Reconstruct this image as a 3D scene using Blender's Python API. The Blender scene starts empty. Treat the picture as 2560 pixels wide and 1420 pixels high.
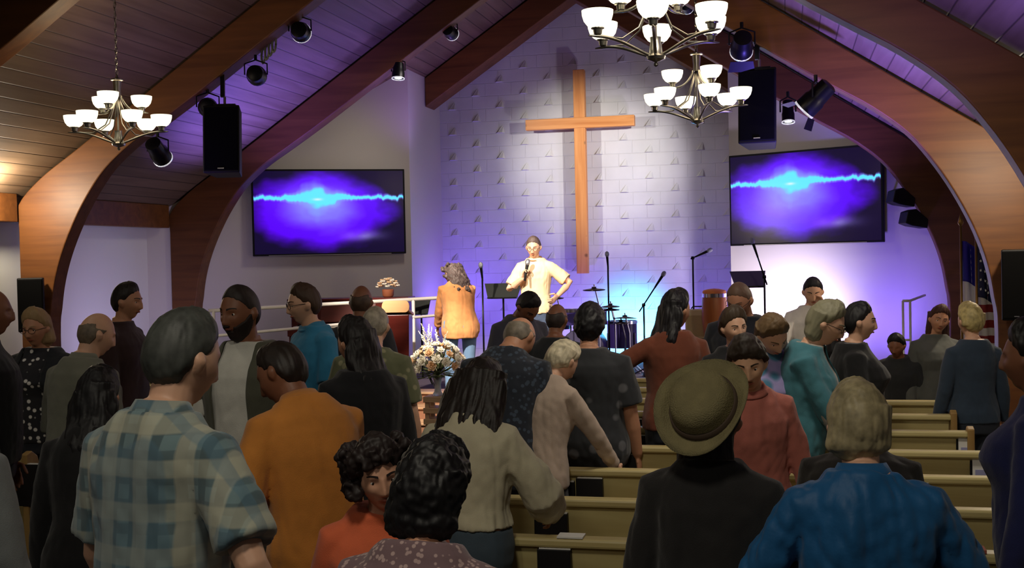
import bpy, bmesh, math, random
import numpy as np
from mathutils import Vector, Matrix, noise, Quaternion
R = math.radians
random.seed(7)
sc = bpy.context.scene
COL = sc.collection

# ---------------------------------------------------------------- camera
F_PX, YAW, PITCH, ROLL, HC = 2904.1, .2343, -.0225, -.0214, 1.93
cam_d = bpy.data.cameras.new('camera'); cam = bpy.data.objects.new('camera', cam_d); COL.objects.link(cam)
cam_d.sensor_width = 36; cam_d.lens = F_PX * 36 / 2560; cam_d.clip_start = .05; cam_d.clip_end = 200
CM = Matrix.Rotation(YAW, 4, 'Z') @ Matrix.Rotation(math.pi / 2 + PITCH, 4, 'X') @ Matrix.Rotation(ROLL, 4, 'Z')
cam.matrix_world = Matrix.Translation((0, 0, HC)) @ CM
sc.camera = cam
def at(px, py, D):
    "world point seen at photo pixel px,py at depth D in front of the camera"
    return Vector((0, 0, HC)) + CM.to_3x3() @ Vector(((px - 1280) / F_PX * D, -(py - 710) / F_PX * D, -D))
def at_y(px, py, Y):
    d = CM.to_3x3() @ Vector(((px - 1280) / F_PX, -(py - 710) / F_PX, -1)); return Vector((0, 0, HC)) + d * (Y / d.y)
# ---------------------------------------------------------------- world, exposure
w = bpy.data.worlds.new('world'); sc.world = w; w.use_nodes = True
w.node_tree.nodes['Background'].inputs[0].default_value = (.60, .56, .56, 1)
w.node_tree.nodes['Background'].inputs[1].default_value = .03
sc.view_settings.view_transform = 'Standard'; sc.view_settings.look = 'None'
sc.view_settings.exposure = 1.3; sc.view_settings.gamma = 1; sc.view_settings.use_curve_mapping = False
XC = -2.927                                   # middle line of the nave
WCH, YFR, YW = 2.19, 15.445, 16.95            # chancel half width, mouth, back wall
SPL = R(28)                                   # splay of the wing walls
SZ = .40                                      # stage height
def lin(c):
    return tuple((v / 255 / 12.92 if v <= 10.3 else ((v / 255 + .055) / 1.055) ** 2.4) for v in c[:3])
def lamp(name, kind, loc, energy, color, target=None, size=.1, spot=60, blend=.6):
    d = bpy.data.lights.new(name, kind); d.energy = energy; d.color = color
    if kind == 'SPOT': d.spot_size = R(spot); d.spot_blend = blend; d.shadow_soft_size = size
    elif kind == 'AREA': d.size = size
    else: d.shadow_soft_size = size
    o = bpy.data.objects.new(name, d); COL.objects.link(o); o.location = loc
    if target is not None: o.rotation_euler = (Vector(target) - Vector(loc)).to_track_quat('-Z', 'Y').to_euler()
    return o
PUR = (.22, .13, 1.0); WARM = (1.0, .72, .42); WHT = (1.0, .95, .9)
# spots on the cross wall, hung on the arch in front of the stage
lamp('cross_spot', 'SPOT', (XC - 2.0, 13.9, 4.0), 135, (1, .97, .93), (XC + .15, YW, 3.25), .05, 46, 1)
lamp('cross_spot', 'SPOT', (XC + 2.3, 13.9, 4.0), 175, (1, .97, .93), (XC + .15, YW, 3.2), .05, 46, 1)
# front light on the people on the stage
lamp('stage_spot', 'SPOT', (XC - 1.2, 8.3, 4.5), 1050, (1, .87, .72), (-3.1, 13.3, 1.5), .06, 24, .9)
lamp('stage_spot', 'SPOT', (XC - 1.8, 8.3, 4.1), 850, (1, .85, .70), (-4.6, 13.2, 1.25), .06, 20, .9)
lamp('stage_spot', 'SPOT', (XC + 1.3, 8.3, 4.4), 500, (1, .88, .74), (-3.0, 13.2, 1.4), .06, 20, .9)
lamp('stage_spot', 'SPOT', (XC - .1, 8.2, 4.3), 900, (1, .90, .78), (-3.6, 11.7, .8), .06, 16, .9)
# added soft fill to brighten the wing walls, from no real fixture
lamp('wing_fill', 'SPOT', (XC - 1.2, 13.75, 4.35), 30, (1, .9, .8), (XC - 3.7, 14.7, 1.9), .3, 95, 1)
lamp('wing_fill', 'SPOT', (XC + 1.2, 13.75, 4.35), 15, (1, .9, .8), (XC + 3.7, 14.7, 1.9), .3, 95, 1)
# violet and cyan led floods standing on the stage floor
for x, y, tx, tz, e in ((-4.45, 15.7, -4.5, 1.5, 20), (-3.4, 15.6, -3.5, 1.2, 36), (-2.5, 15.6, -2.5, 1.2, 24), (-1.1, 15.6, -1.2, 1.3, 24)):
    lamp('violet_flood', 'SPOT', (x, y, SZ + .25), e, PUR, (tx, YW, tz), .06, 110, 1)
lamp('violet_flood', 'SPOT', (XC - WCH + .65, 16.2, SZ + .2), 50, PUR, (XC - WCH, 16.3, 2.2), .06, 120, 1)
lamp('cyan_flood', 'SPOT', (-2.15, 16.25, SZ + .3), 130, (.02, .52, 1), (-2.2, YW, .85), .08, 96, 1)
lamp('lilac_flood', 'SPOT', (-.15, 14.1, SZ + .4), 100, (.86, .76, 1), (-.2, 15.2, 1.1), .1, 150, 1)
lamp('violet_flood', 'SPOT', (.75, 13.6, SZ + .4), 44, PUR, (.9, 14.7, 1.9), .1, 150, 1)
# violet uplights on the ceiling bays
VU = (.30, .20, 1.0)
VU = (.20, .13, 1.0)
for x, y, z, e, c, tx, cone in ((XC - 3.0, 12.9, 2.0, 300, VU, -.5, 96), (XC + 3.1, 13.4, 2.0, 150, VU, .4, 110), (XC + 3.2, 10.3, 2.0, 230, VU, .3, 120), (XC - 1.6, 15.0, 3.0, 26, (.5, .28, 1), .2, 130), (XC + 3.4, 6.6, 1.9, 110, VU, .8, 110), (XC - 3.0, 10.2, 2.3, 14, (.3, .16, 1), 1.2, 110)):
    lamp('violet_uplight', 'SPOT', (x, y, z), e, c, (x + tx, y, 6), .15, cone, 1)
lamp('violet_side', 'SPOT', (XC - 3.9, 12.3, .5), 24, (.62, .52, 1), (XC - 5.2, 13.0, 1.6), .2, 130, 1)
# added fill spots over and behind the viewer, brightening the crowd
for x, y, z, e in ((XC - 2.2, 1.2, 4.3, 22), (XC + 2.2, 1.2, 4.3, 56), (XC + 1.5, -1.5, 4.4, 36), (XC - 1.5, 4.4, 4.6, 14), (XC + 2.9, 5.4, 3.7, 56)):
    lamp('crowd_fill', 'SPOT', (x, y, z), e, (1, .92, .76), (x, y + 2.4, 0), .25, 125, 1)

# ---------------------------------------------------------------- materials
MATS = {}
def mat(name, color, rough=.6, metal=0, noise_s=0, noise_a=.25, bump=0, bump_s=60, emit=0, emit_c=None, spec=.4, sheen=0, trans=0):
    if name in MATS: return MATS[name]
    m = bpy.data.materials.new(name); m.use_nodes = True; nt = m.node_tree; b = nt.nodes['Principled BSDF']
    c = lin(color); b.inputs['Base Color'].default_value = (*c, 1); b.inputs['Roughness'].default_value = rough
    b.inputs['Metallic'].default_value = metal; b.inputs['Specular IOR Level'].default_value = spec
    if sheen: b.inputs['Sheen Weight'].default_value = sheen
    if trans: b.inputs['Transmission Weight'].default_value = trans
    tc = nt.nodes.new('ShaderNodeTexCoord')
    if noise_s:
        n = nt.nodes.new('ShaderNodeTexNoise'); n.inputs['Scale'].default_value = noise_s; n.inputs['Detail'].default_value = 4
        nt.links.new(tc.outputs['Object'], n.inputs['Vector'])
        r = nt.nodes.new('ShaderNodeValToRGB'); r.color_ramp.elements[0].position = .3; r.color_ramp.elements[1].position = .7
        r.color_ramp.elements[0].color = (*[v * (1 - noise_a) for v in c], 1); r.color_ramp.elements[1].color = (*[min(1, v * (1 + noise_a)) for v in c], 1)
        nt.links.new(n.outputs['Fac'], r.inputs['Fac']); nt.links.new(r.outputs['Color'], b.inputs['Base Color'])
    if bump:
        n = nt.nodes.new('ShaderNodeTexNoise'); n.inputs['Scale'].default_value = bump_s; n.inputs['Detail'].default_value = 3
        nt.links.new(tc.outputs['Object'], n.inputs['Vector'])
        bp = nt.nodes.new('ShaderNodeBump'); bp.inputs['Strength'].default_value = bump; bp.inputs['Distance'].default_value = .01
        nt.links.new(n.outputs['Fac'], bp.inputs['Height']); nt.links.new(bp.outputs['Normal'], b.inputs['Normal'])
    if emit:
        b.inputs['Emission Color'].default_value = (*(lin(emit_c) if emit_c else c), 1); b.inputs['Emission Strength'].default_value = emit
    MATS[name] = m; return m
def nodes(m): return m.node_tree, m.node_tree.nodes['Principled BSDF']
def wood(name, c1, c2, axis='Y', grain=14, rough=.45, plank=0, plank_axis='X', knots=False):
    "wood: grain along axis, dark joint lines every `plank` metres across plank_axis"
    if name in MATS: return MATS[name]
    m = mat(name, c1, rough); nt, b = nodes(m); N = nt.nodes.new; L = nt.links.new
    tc = N('ShaderNodeTexCoord'); mp = N('ShaderNodeMapping'); L(tc.outputs['Object'], mp.inputs['Vector'])
    s = [grain] * 3; s['XYZ'.index(axis)] = grain * .07; mp.inputs['Scale'].default_value = s
    n = N('ShaderNodeTexNoise'); n.inputs['Scale'].default_value = 1; n.inputs['Detail'].default_value = 6; n.inputs['Distortion'].default_value = .6
    L(mp.outputs['Vector'], n.inputs['Vector'])
    r = N('ShaderNodeValToRGB'); r.color_ramp.elements[0].position = .3; r.color_ramp.elements[1].position = .72
    r.color_ramp.elements[0].color = (*lin(c2), 1); r.color_ramp.elements[1].color = (*lin(c1), 1)
    L(n.outputs['Fac'], r.inputs['Fac']); out = r.outputs['Color']
    def mul(a, fac_out, lo):
        mx = N('ShaderNodeMix'); mx.data_type = 'RGBA'; mx.blend_type = 'MULTIPLY'; mx.inputs[0].default_value = 1
        L(a, mx.inputs[6]); rr = N('ShaderNodeMapRange'); rr.inputs['To Min'].default_value = lo; rr.inputs['To Max'].default_value = 1
        L(fac_out, rr.inputs['Value']); cb = N('ShaderNodeCombineColor')
        for i in range(3): L(rr.outputs[0], cb.inputs[i])
        L(cb.outputs[0], mx.inputs[7]); return mx.outputs[2]
    if plank:
        sp = N('ShaderNodeSeparateXYZ'); L(tc.outputs['Object'], sp.inputs[0])
        q = N('ShaderNodeMath'); q.operation = 'DIVIDE'; L(sp.outputs['XYZ'.index(plank_axis)], q.inputs[0]); q.inputs[1].default_value = plank
        fr = N('ShaderNodeMath'); fr.operation = 'FRACT'; L(q.outputs[0], fr.inputs[0])
        pp = N('ShaderNodeMath'); pp.operation = 'PINGPONG'; L(fr.outputs[0], pp.inputs[0]); pp.inputs[1].default_value = .5
        gt = N('ShaderNodeMapRange'); gt.inputs['From Max'].default_value = .05; L(pp.outputs[0], gt.inputs['Value'])
        out = mul(out, gt.outputs[0], .25)
        fl = N('ShaderNodeMath'); fl.operation = 'FLOOR'; L(q.outputs[0], fl.inputs[0])
        wn = N('ShaderNodeTexWhiteNoise'); wn.noise_dimensions = '1D'; L(fl.outputs[0], wn.inputs['W'])
        out = mul(out, wn.outputs['Value'], .8)
        bp = N('ShaderNodeBump'); bp.inputs['Strength'].default_value = .5; bp.inputs['Distance'].default_value = .008
        L(gt.outputs[0], bp.inputs['Height']); L(bp.outputs['Normal'], b.inputs['Normal'])
    if knots:
        v = N('ShaderNodeTexVoronoi'); v.inputs['Scale'].default_value = 4.2; L(tc.outputs['Object'], v.inputs['Vector'])
        kr = N('ShaderNodeMapRange'); kr.inputs['From Min'].default_value = .06; kr.inputs['From Max'].default_value = .16; L(v.outputs['Distance'], kr.inputs['Value'])
        out = mul(out, kr.outputs[0], .35)
    L(out, b.inputs['Base Color']); return m
def stripes(name, base, lines, sx, sz=None, w1=.5):
    "woven plaid: crossing soft bands"
    if name in MATS: return MATS[name]
    m = mat(name, base, .9, sheen=.2); nt, b = nodes(m); N = nt.nodes.new; L = nt.links.new
    tc = N('ShaderNodeTexCoord'); out = None
    rgb = N('ShaderNodeRGB'); rgb.outputs[0].default_value = (*lin(base), 1); out = rgb.outputs[0]
    for ax, s, col, f in lines:
        wv = N('ShaderNodeTexWave'); wv.bands_direction = ax; wv.inputs['Scale'].default_value = s; wv.inputs['Distortion'].default_value = .6; wv.inputs['Detail'].default_value = 1
        L(tc.outputs['Object'], wv.inputs['Vector'])
        r = N('ShaderNodeMapRange'); r.inputs['From Min'].default_value = .55; r.inputs['From Max'].default_value = .7; r.inputs['To Max'].default_value = f
        L(wv.outputs['Fac'], r.inputs['Value'])
        mx = N('ShaderNodeMix'); mx.data_type = 'RGBA'; L(r.outputs[0], mx.inputs[0]); L(out, mx.inputs[6]); mx.inputs[7].default_value = (*lin(col), 1); out = mx.outputs[2]
    L(out, b.inputs['Base Color']); return m
def spots(name, base, col, scale, size=.35, rnd=1.0):
    "cloth printed with round blotches"
    if name in MATS: return MATS[name]
    m = mat(name, base, .85, sheen=.2); nt, b = nodes(m); N = nt.nodes.new; L = nt.links.new
    tc = N('ShaderNodeTexCoord'); v = N('ShaderNodeTexVoronoi'); v.inputs['Scale'].default_value = scale; v.inputs['Randomness'].default_value = rnd
    L(tc.outputs['Object'], v.inputs['Vector'])
    r = N('ShaderNodeMapRange'); r.inputs['From Min'].default_value = size; r.inputs['From Max'].default_value = size + .1; r.inputs['To Min'].default_value = 1; r.inputs['To Max'].default_value = 0
    L(v.outputs['Distance'], r.inputs['Value'])
    mx = N('ShaderNodeMix'); mx.data_type = 'RGBA'; L(r.outputs[0], mx.inputs[0]); mx.inputs[6].default_value = (*lin(base), 1); mx.inputs[7].default_value = (*lin(col), 1)
    L(mx.outputs[2], b.inputs['Base Color']); return m

# ---------------------------------------------------------------- mesh helpers
class MB:
    def __init__(s): s.v = []; s.f = []
    def add(s, vs, fs):
        n = len(s.v); s.v += [Vector(p) for p in vs]; s.f += [[i + n for i in f] for f in fs]; return s
    def box(s, c, d, m=None):
        c = Vector(c); x, y, z = (q / 2 for q in d)
        vs = [Vector((i, j, k)) for i in (-x, x) for j in (-y, y) for k in (-z, z)]
        if m is not None: vs = [m @ p for p in vs]
        return s.add([c + p for p in vs], [(0, 1, 3, 2), (4, 6, 7, 5), (0, 4, 5, 1), (2, 3, 7, 6), (0, 2, 6, 4), (1, 5, 7, 3)])
    def rings(s, rs, cap=True, closed=True):
        n = len(rs[0]); vs = [p for r in rs for p in r]; fs = []
        for i in range(len(rs) - 1):
            for j in range(n if closed else n - 1):
                k = (j + 1) % n; fs.append((i * n + j, i * n + k, (i + 1) * n + k, (i + 1) * n + j))
        if cap: fs.append(tuple(range(n))[::-1]); fs.append(tuple((len(rs) - 1) * n + j for j in range(n)))
        return s.add(vs, fs)
    def tube(s, pts, rad, n=8, hint=(0, 0, 1), flat=1.0, round_=False):
        "swept tube; rad number or list; flat = thickness ratio across hint direction"
        pts = [Vector(p) for p in pts]
        if not isinstance(rad, (list, tuple)): rad = [rad] * len(pts)
        rad = list(rad); fl = list(flat) if isinstance(flat, (list, tuple)) else [flat] * len(pts)
        if round_:
            a, b = (pts[0] - pts[1]).normalized(), (pts[-1] - pts[-2]).normalized(); r0, r1 = rad[0], rad[-1]
            pts = [pts[0] + a * r0 * .95, pts[0] + a * r0 * .7] + pts + [pts[-1] + b * r1 * .7, pts[-1] + b * r1 * .95]
            rad = [r0 * .3, r0 * .72] + rad + [r1 * .72, r1 * .3]; fl = [fl[0]] * 2 + fl + [fl[-1]] * 2
        rs = []; h = Vector(hint)
        for i, p in enumerate(pts):
            t = (pts[min(i + 1, len(pts) - 1)] - pts[max(i - 1, 0)]).normalized()
            if abs(t.dot(h)) > .97: h = Vector((0, 1, 0)) if abs(t.y) < .9 else Vector((1, 0, 0))
            u = t.cross(h).normalized(); v = u.cross(t).normalized()
            rs.append([p + rad[i] * (math.cos(a) * u + fl[i] * math.sin(a) * v) for a in (2 * math.pi * k / n for k in range(n))])
        return s.rings(rs)
    def lathe(s, prof, c=(0, 0, 0), n=16, axis=None, cap=True):
        q = Quaternion() if axis is None else Vector(axis).to_track_quat('Z', 'Y')
        rs = [[Vector(c) + q @ Vector((r * math.cos(2 * math.pi * k / n), r * math.sin(2 * math.pi * k / n), z)) for k in range(n)] for r, z in prof]
        return s.rings(rs, cap)
    def prism(s, poly, fn, d0, d1):
        "extrude 2-d polygon; fn(u, v, d) -> point"
        n = len(poly)
        return s.add([fn(u, v, d0) for u, v in poly] + [fn(u, v, d1) for u, v in poly],
                     [tuple(range(n)), tuple(range(n, 2 * n))[::-1]] + [(i, i + n, (i + 1) % n + n, (i + 1) % n) for i in range(n)])
    def mesh(s, name='mesh'):
        me = bpy.data.meshes.new(name); me.from_pydata([tuple(p) for p in s.v], [], s.f)
        bm = bmesh.new(); bm.from_mesh(me); bmesh.ops.recalc_face_normals(bm, faces=bm.faces); bm.to_mesh(me); bm.free(); return me
    def build(s, name, m, parent=None, smooth=False, bevel=0):
        return obj(name, s.mesh(name), m, parent, smooth, bevel)
def obj(name, me, m, parent=None, smooth=False, bevel=0):
    me.materials.clear(); me.materials.append(m); o = bpy.data.objects.new(name, me); COL.objects.link(o)
    if parent: o.parent = parent
    if smooth:
        me.polygons.foreach_set('use_smooth', [True] * len(me.polygons))
        if smooth == 'auto': me.set_sharp_from_angle(angle=R(40))
    if bevel:
        b = o.modifiers.new('bevel', 'BEVEL'); b.width = bevel; b.segments = 2; b.limit_method = 'ANGLE'
    return o
def tag(o, label=None, cat=None, group=None, kind=None):
    if label: o['label'] = label
    if cat: o['category'] = cat
    if group: o['group'] = group
    if kind: o['kind'] = kind
    return o
def thing(name, label, cat, loc=(0, 0, 0), rz=0, group=None):
    o = bpy.data.objects.new(name, None); COL.objects.link(o); o.location = loc; o.rotation_euler = (0, 0, rz); o.empty_display_size = .1
    return tag(o, label, cat, group)
def struct(name, mb, m, **k):
    o = mb.build(name, m, **k); o['kind'] = 'structure'; return o
def copy_tree(o, loc=None, label=None, rz=None):
    c = o.copy(); COL.objects.link(c)
    if loc is not None: c.location = loc
    if rz is not None: c.rotation_euler = (0, 0, rz)
    if label: c['label'] = label
    for ch in list(o.children):
        d = ch.copy(); COL.objects.link(d); d.parent = c
        for g in list(ch.children):
            e = g.copy(); COL.objects.link(e); e.parent = d
    return c

# ================================================================= THE ROOM
M_arch = wood('laminated_timber', (114, 70, 30), (88, 50, 19), 'X', 12, .5)
M_ceil = wood('ceiling_planks', (122, 100, 80), (98, 78, 58), 'Y', 10, .6, .145, 'X')
M_white = mat('painted_wall', (205, 200, 190), .8, bump=.05, bump_s=90)
M_side = mat('side_wall_paint', (222, 222, 216), .8, bump=.05, bump_s=90)
M_block = mat('painted_block', (202, 200, 198), .75, noise_s=3, noise_a=.05)
def block_nodes():
    nt, b = nodes(M_block); N = nt.nodes.new; L = nt.links.new
    tc = N('ShaderNodeTexCoord'); sp = N('ShaderNodeSeparateXYZ'); cb = N('ShaderNodeCombineXYZ'); L(tc.outputs['Object'], sp.inputs[0])
    L(sp.outputs[0], cb.inputs[0]); L(sp.outputs[2], cb.inputs[1])
    br = N('ShaderNodeTexBrick'); br.inputs['Scale'].default_value = 1; br.inputs['Brick Width'].default_value = .4; br.inputs['Row Height'].default_value = .19
    br.inputs['Mortar Size'].default_value = .006; br.inputs['Mortar Smooth'].default_value = .5
    br.inputs['Color1'].default_value = (1, 1, 1, 1); br.inputs['Color2'].default_value = (.9, .9, .9, 1); br.inputs['Mortar'].default_value = (0, 0, 0, 1)
    L(cb.outputs[0], br.inputs['Vector'])
    bp = N('ShaderNodeBump'); bp.inputs['Strength'].default_value = .6; bp.inputs['Distance'].default_value = .012; L(br.outputs['Color'], bp.inputs['Height'])
    L(bp.outputs['Normal'], b.inputs['Normal'])
block_nodes()
M_carpet = mat('stage_carpet', (96, 84, 96), .95, bump=.4, bump_s=300)
M_floor = mat('nave_carpet', (58, 50, 48), .95, noise_s=40, bump=.4, bump_s=300)

SR, ZR = .66, 6.03                         # ceiling slope and ridge
def zc(x): return ZR - SR * abs(x - XC)    # ceiling height
EX = 5.3                                   # half width of the nave at the side walls
struct('floor', MB().box((XC, 7, -.05), (2 * EX + 1, 22, .1)), M_floor)
for sgn, nm in ((-1, 'ceiling_left'), (1, 'ceiling_right')):
    m = MB(); x1 = XC + sgn * EX
    m.prism([(XC, zc(XC)), (x1, zc(x1)), (x1, zc(x1) + .12), (XC, zc(XC) + .12)], lambda u, v, d: (u, d, v), 0, YW + .3)
    struct(nm, m, M_ceil)
    s = MB().box((XC + sgn * (EX + .08), 8.7, 1.25), (.16, 17.4, 2.5)); struct('wall_left' if sgn < 0 else 'wall_right', s, M_side)
    # splayed wing wall, from the chancel mouth to the side
    c, a = Vector((XC + sgn * WCH, YFR, 0)), Vector((sgn * math.cos(SPL), -math.sin(SPL), 0)); nrm = Vector((sgn * math.sin(SPL), math.cos(SPL), 0))
    Lw = (EX - WCH) / math.cos(SPL)
    m = MB(); p0, p1 = c, c + a * Lw
    m.add([p0, p1, (p1.x, p1.y, zc(p1.x) + .05), (p0.x, p0.y, zc(p0.x) + .05)] + [Vector(q) + nrm * .12 for q in (p0, p1, (p1.x, p1.y, zc(p1.x) + .05), (p0.x, p0.y, zc(p0.x) + .05))],
          [(0, 1, 2, 3), (4, 5, 6, 7), (0, 1, 5, 4), (1, 2, 6, 5), (2, 3, 7, 6), (3, 0, 4, 7)])
    struct('wall_wing_left' if sgn < 0 else 'wall_wing_right', m, M_white)
    # chancel cheek wall
    xa = XC + sgn * WCH; m = MB()
    m.prism([(xa, 0), (xa + sgn * .14, 0), (xa + sgn * .14, zc(xa + sgn * .14) + .05), (xa, zc(xa) + .05)], lambda u, v, d: (u, d, v), YFR, YW + .05)
    struct('wall_chancel_left' if sgn < 0 else 'wall_chancel_right', m, M_white)
    # timber frieze between wall top and ceiling
    m = MB().box((XC + sgn * (EX - .02), 8.7, 2.50), (.03, 17.0, .12)); struct('trim_1' if sgn < 0 else 'trim_2', m, M_ceil)
# block wall behind the cross with its regular projecting corners
m = MB(); X0, X1 = XC - WCH, XC + WCH
m.prism([(X0, 0), (X1, 0), (X1, zc(X1) + .05), (XC, zc(XC) + .05), (X0, zc(X0) + .05)], lambda u, v, d: (u, d, v), YW, YW + .2)
row = 0; z = .95
while z < 4.9:
    x = X0 + (.2 if row % 2 else .57)
    while x < X1 - .1:
        if zc(x) > z + .5:
            m.add([(x - .07, YW, z), (x + .07, YW, z), (x + .035, YW - .03, z + .008), (x - .035, YW - .03, z + .008), (x + .03, YW, z + .12), (x + .045, YW - .001, z + .10)],
                  [(0, 1, 2, 3), (0, 3, 4), (3, 2, 5, 4), (2, 1, 5), (1, 4, 5)])
        x += .74
    z += .19; row += 1
struct('wall_front', m, M_block)
# stage: platform with splayed back, three steps on its front
m = MB(); p = [(XC - 5.2, 12.95), (XC + 5.2, 12.95), (XC + 5.2, 13.85), (X1, YFR), (X1, YW), (X0, YW), (X0, YFR), (XC - 5.2, 13.85)]
m.prism(p, lambda u, v, d: (u, v, d), 0, SZ)
M_step = wood('step_oak', (214, 176, 138), (176, 134, 98), 'X', 10, .5)
tag(m.build('stage_platform', M_carpet), 'low carpeted stage platform filling the chancel and both wings', 'stage')
st = thing('stage_steps', 'pale wooden steps leading up to the stage behind the flower stand', 'steps', (-4.15, 12.0, 0))
for k in range(3):
    MB().box((0, .155 + .31 * k, (k + 1) * SZ / 6), (2.5, .31, (k + 1) * SZ / 3)).build('riser', mat('riser_wood', (150, 104, 78), .6), st)
    MB().box((0, .14 + .31 * k, (k + 1) * SZ / 3 + .012), (2.54, .33, .024)).build('tread', M_step, st, bevel=.006)

# ---- laminated timber arches
INN = [(4.69, 0), (4.69, 1.2), (4.66, 1.5), (4.61, 1.78), (4.52, 2.06), (4.38, 2.36), (4.2, 2.66), (3.97, 2.95), (3.66, 3.2), (3.3, 3.42), (2.83, 3.715), (1.97, 4.285), (0, 5.58)]
OUT = [(5.02, 0), (5.02, 1.2), (5.02, 1.5), (5.02, 1.78), (5.02, 2.06), (5.02, 2.36), (5.02, 2.60), (4.75, 2.87), (4.3, 3.165), (3.7, 3.56), (2.95, 4.055), (2.0, 4.685), (0, 6.0)]
def smooth_prof(P):
    "round the polyline with Catmull-Rom points through the given ones"
    out = []
    for i in range(len(P) - 1):
        p0, p1, p2, p3 = P[max(0, i - 1)], P[i], P[i + 1], P[min(len(P) - 1, i + 2)]
        for t in ((0, .25, .5, .75) if 1 <= i <= 9 else (0,)):
            out.append(tuple(.5 * (2 * p1[k] + (p2[k] - p0[k]) * t + (2 * p0[k] - 5 * p1[k] + 4 * p2[k] - p3[k]) * t * t + (3 * p1[k] - p0[k] - 3 * p2[k] + p3[k]) * t ** 3) for k in (0, 1)))
    return out + [P[-1]]
INN, OUT = smooth_prof(INN), smooth_prof(OUT)
def arch_mesh(y, first=0):
    m = MB(); w_ = .21
    def sec(p, q, s): return [(XC + s * p[0], y - w_ / 2, p[1]), (XC + s * q[0], y - w_ / 2, q[1]), (XC + s * q[0], y + w_ / 2, q[1]), (XC + s * p[0], y + w_ / 2, p[1])]
    pr = list(zip(INN, OUT))[first:]
    if first:
        p, q = pr[0][0], pr[1][0]; lerp = lambda a, b, t: (a[0] + (b[0] - a[0]) * t, a[1] + (b[1] - a[1]) * t)
    rs = [sec(p, q, -1) for p, q in pr] + [sec(p, q, 1) for p, q in pr[-2::-1]]
    return m.rings(rs)
ay = {'front': 16.42, 'A': 14.0, 'B': 10.9, 'C': 7.96, 'D': 5.0}
tag(arch_mesh(14.0).build('timber_arch', M_arch, bevel=.012), 'brown laminated timber arch framing the stage, the one beside both screens', 'arch', 'laminated timber arches')
tag(arch_mesh(10.9).build('timber_arch', M_arch, bevel=.012), 'brown laminated timber arch that carries the two hanging loudspeakers', 'arch', 'laminated timber arches')
tag(arch_mesh(7.96).build('timber_arch', M_arch, bevel=.012), 'brown laminated timber arch nearest the viewer, crossing both top corners of the photo', 'arch', 'laminated timber arches')
m = MB(); w_ = .21; y = 16.42
def rsec(x, zi, zo): return [(XC + x, y - w_, zi), (XC + x, y - w_, zo), (XC + x, y + w_, zo), (XC + x, y + w_, zi)]
m.rings([rsec(-2.18, 4.15, 4.57), rsec(0, 5.58, 6.0), rsec(2.18, 4.15, 4.57)])
tag(m.build('timber_rafter', M_arch, bevel=.01), 'dark timber gable rafter pair over the cross, cut off at the chancel walls', 'rafter')
# eave beams along the sides between arches
for sgn, sd in ((-1, 'left'), (1, 'right')):
    for (y0, y1, wh) in ((11.03, 13.86, 'behind the second arch' ), (8.1, 10.76, 'in the lamp-lit bay')):
        m = MB().box((XC + sgn * 5.08, (y0 + y1) / 2, 2.57), (.16, y1 - y0, .30))
        tag(m.build('eave_beam', M_arch, bevel=.01), f'dark horizontal eave beam on the {sd} side {wh}', 'beam', 'eave beams')
# small ledge strips on the left bay wall
m = MB().box((XC - 5.27, 12.4, .06), (.03, 2.7, .12)); struct('baseboard_left', m, M_arch)
m = MB().box((XC + 5.27, 12.4, .06), (.03, 2.7, .12)); struct('baseboard_right', m, M_arch)

# ---- wall sconces lighting the bays at both sides
M_glow = mat('frosted_glass_lit', (255, 250, 226), .4, emit=.62, emit_c=(255, 248, 214))
M_nickel = mat('brushed_nickel', (150, 146, 138), .3, 1)
M_black = mat('black_plastic', (12, 12, 14), .55, spec=.25)
M_blackm = mat('black_metal', (20, 20, 24), .35, .6)
def sconce(sgn, y, label, e):
    t = thing('wall_sconce', label, 'wall lamp', (XC + sgn * 5.0, y, 2.45), 0, 'sconces on the eave beams')
    MB().box((-sgn * .015, 0, 0), (.03, .1, .14)).build('back_plate', M_nickel, t)
    MB().lathe([(.03, -.05), (.06, .0), (.08, .06), (.085, .09)], (-sgn * .11, 0, .0), 16).build('glass_shade', M_glow, t, smooth=True)
    lamp('sconce_lamp', 'POINT', (XC + sgn * 4.8, y, 2.66), e, (1, .87, .66), size=.06)
sconce(-1, 10.05, 'lit frosted glass sconce on the eave beam in the left bay', 36)
sconce(1, 9.6, 'lit frosted glass sconce on the eave beam in the right bay', 30)

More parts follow.
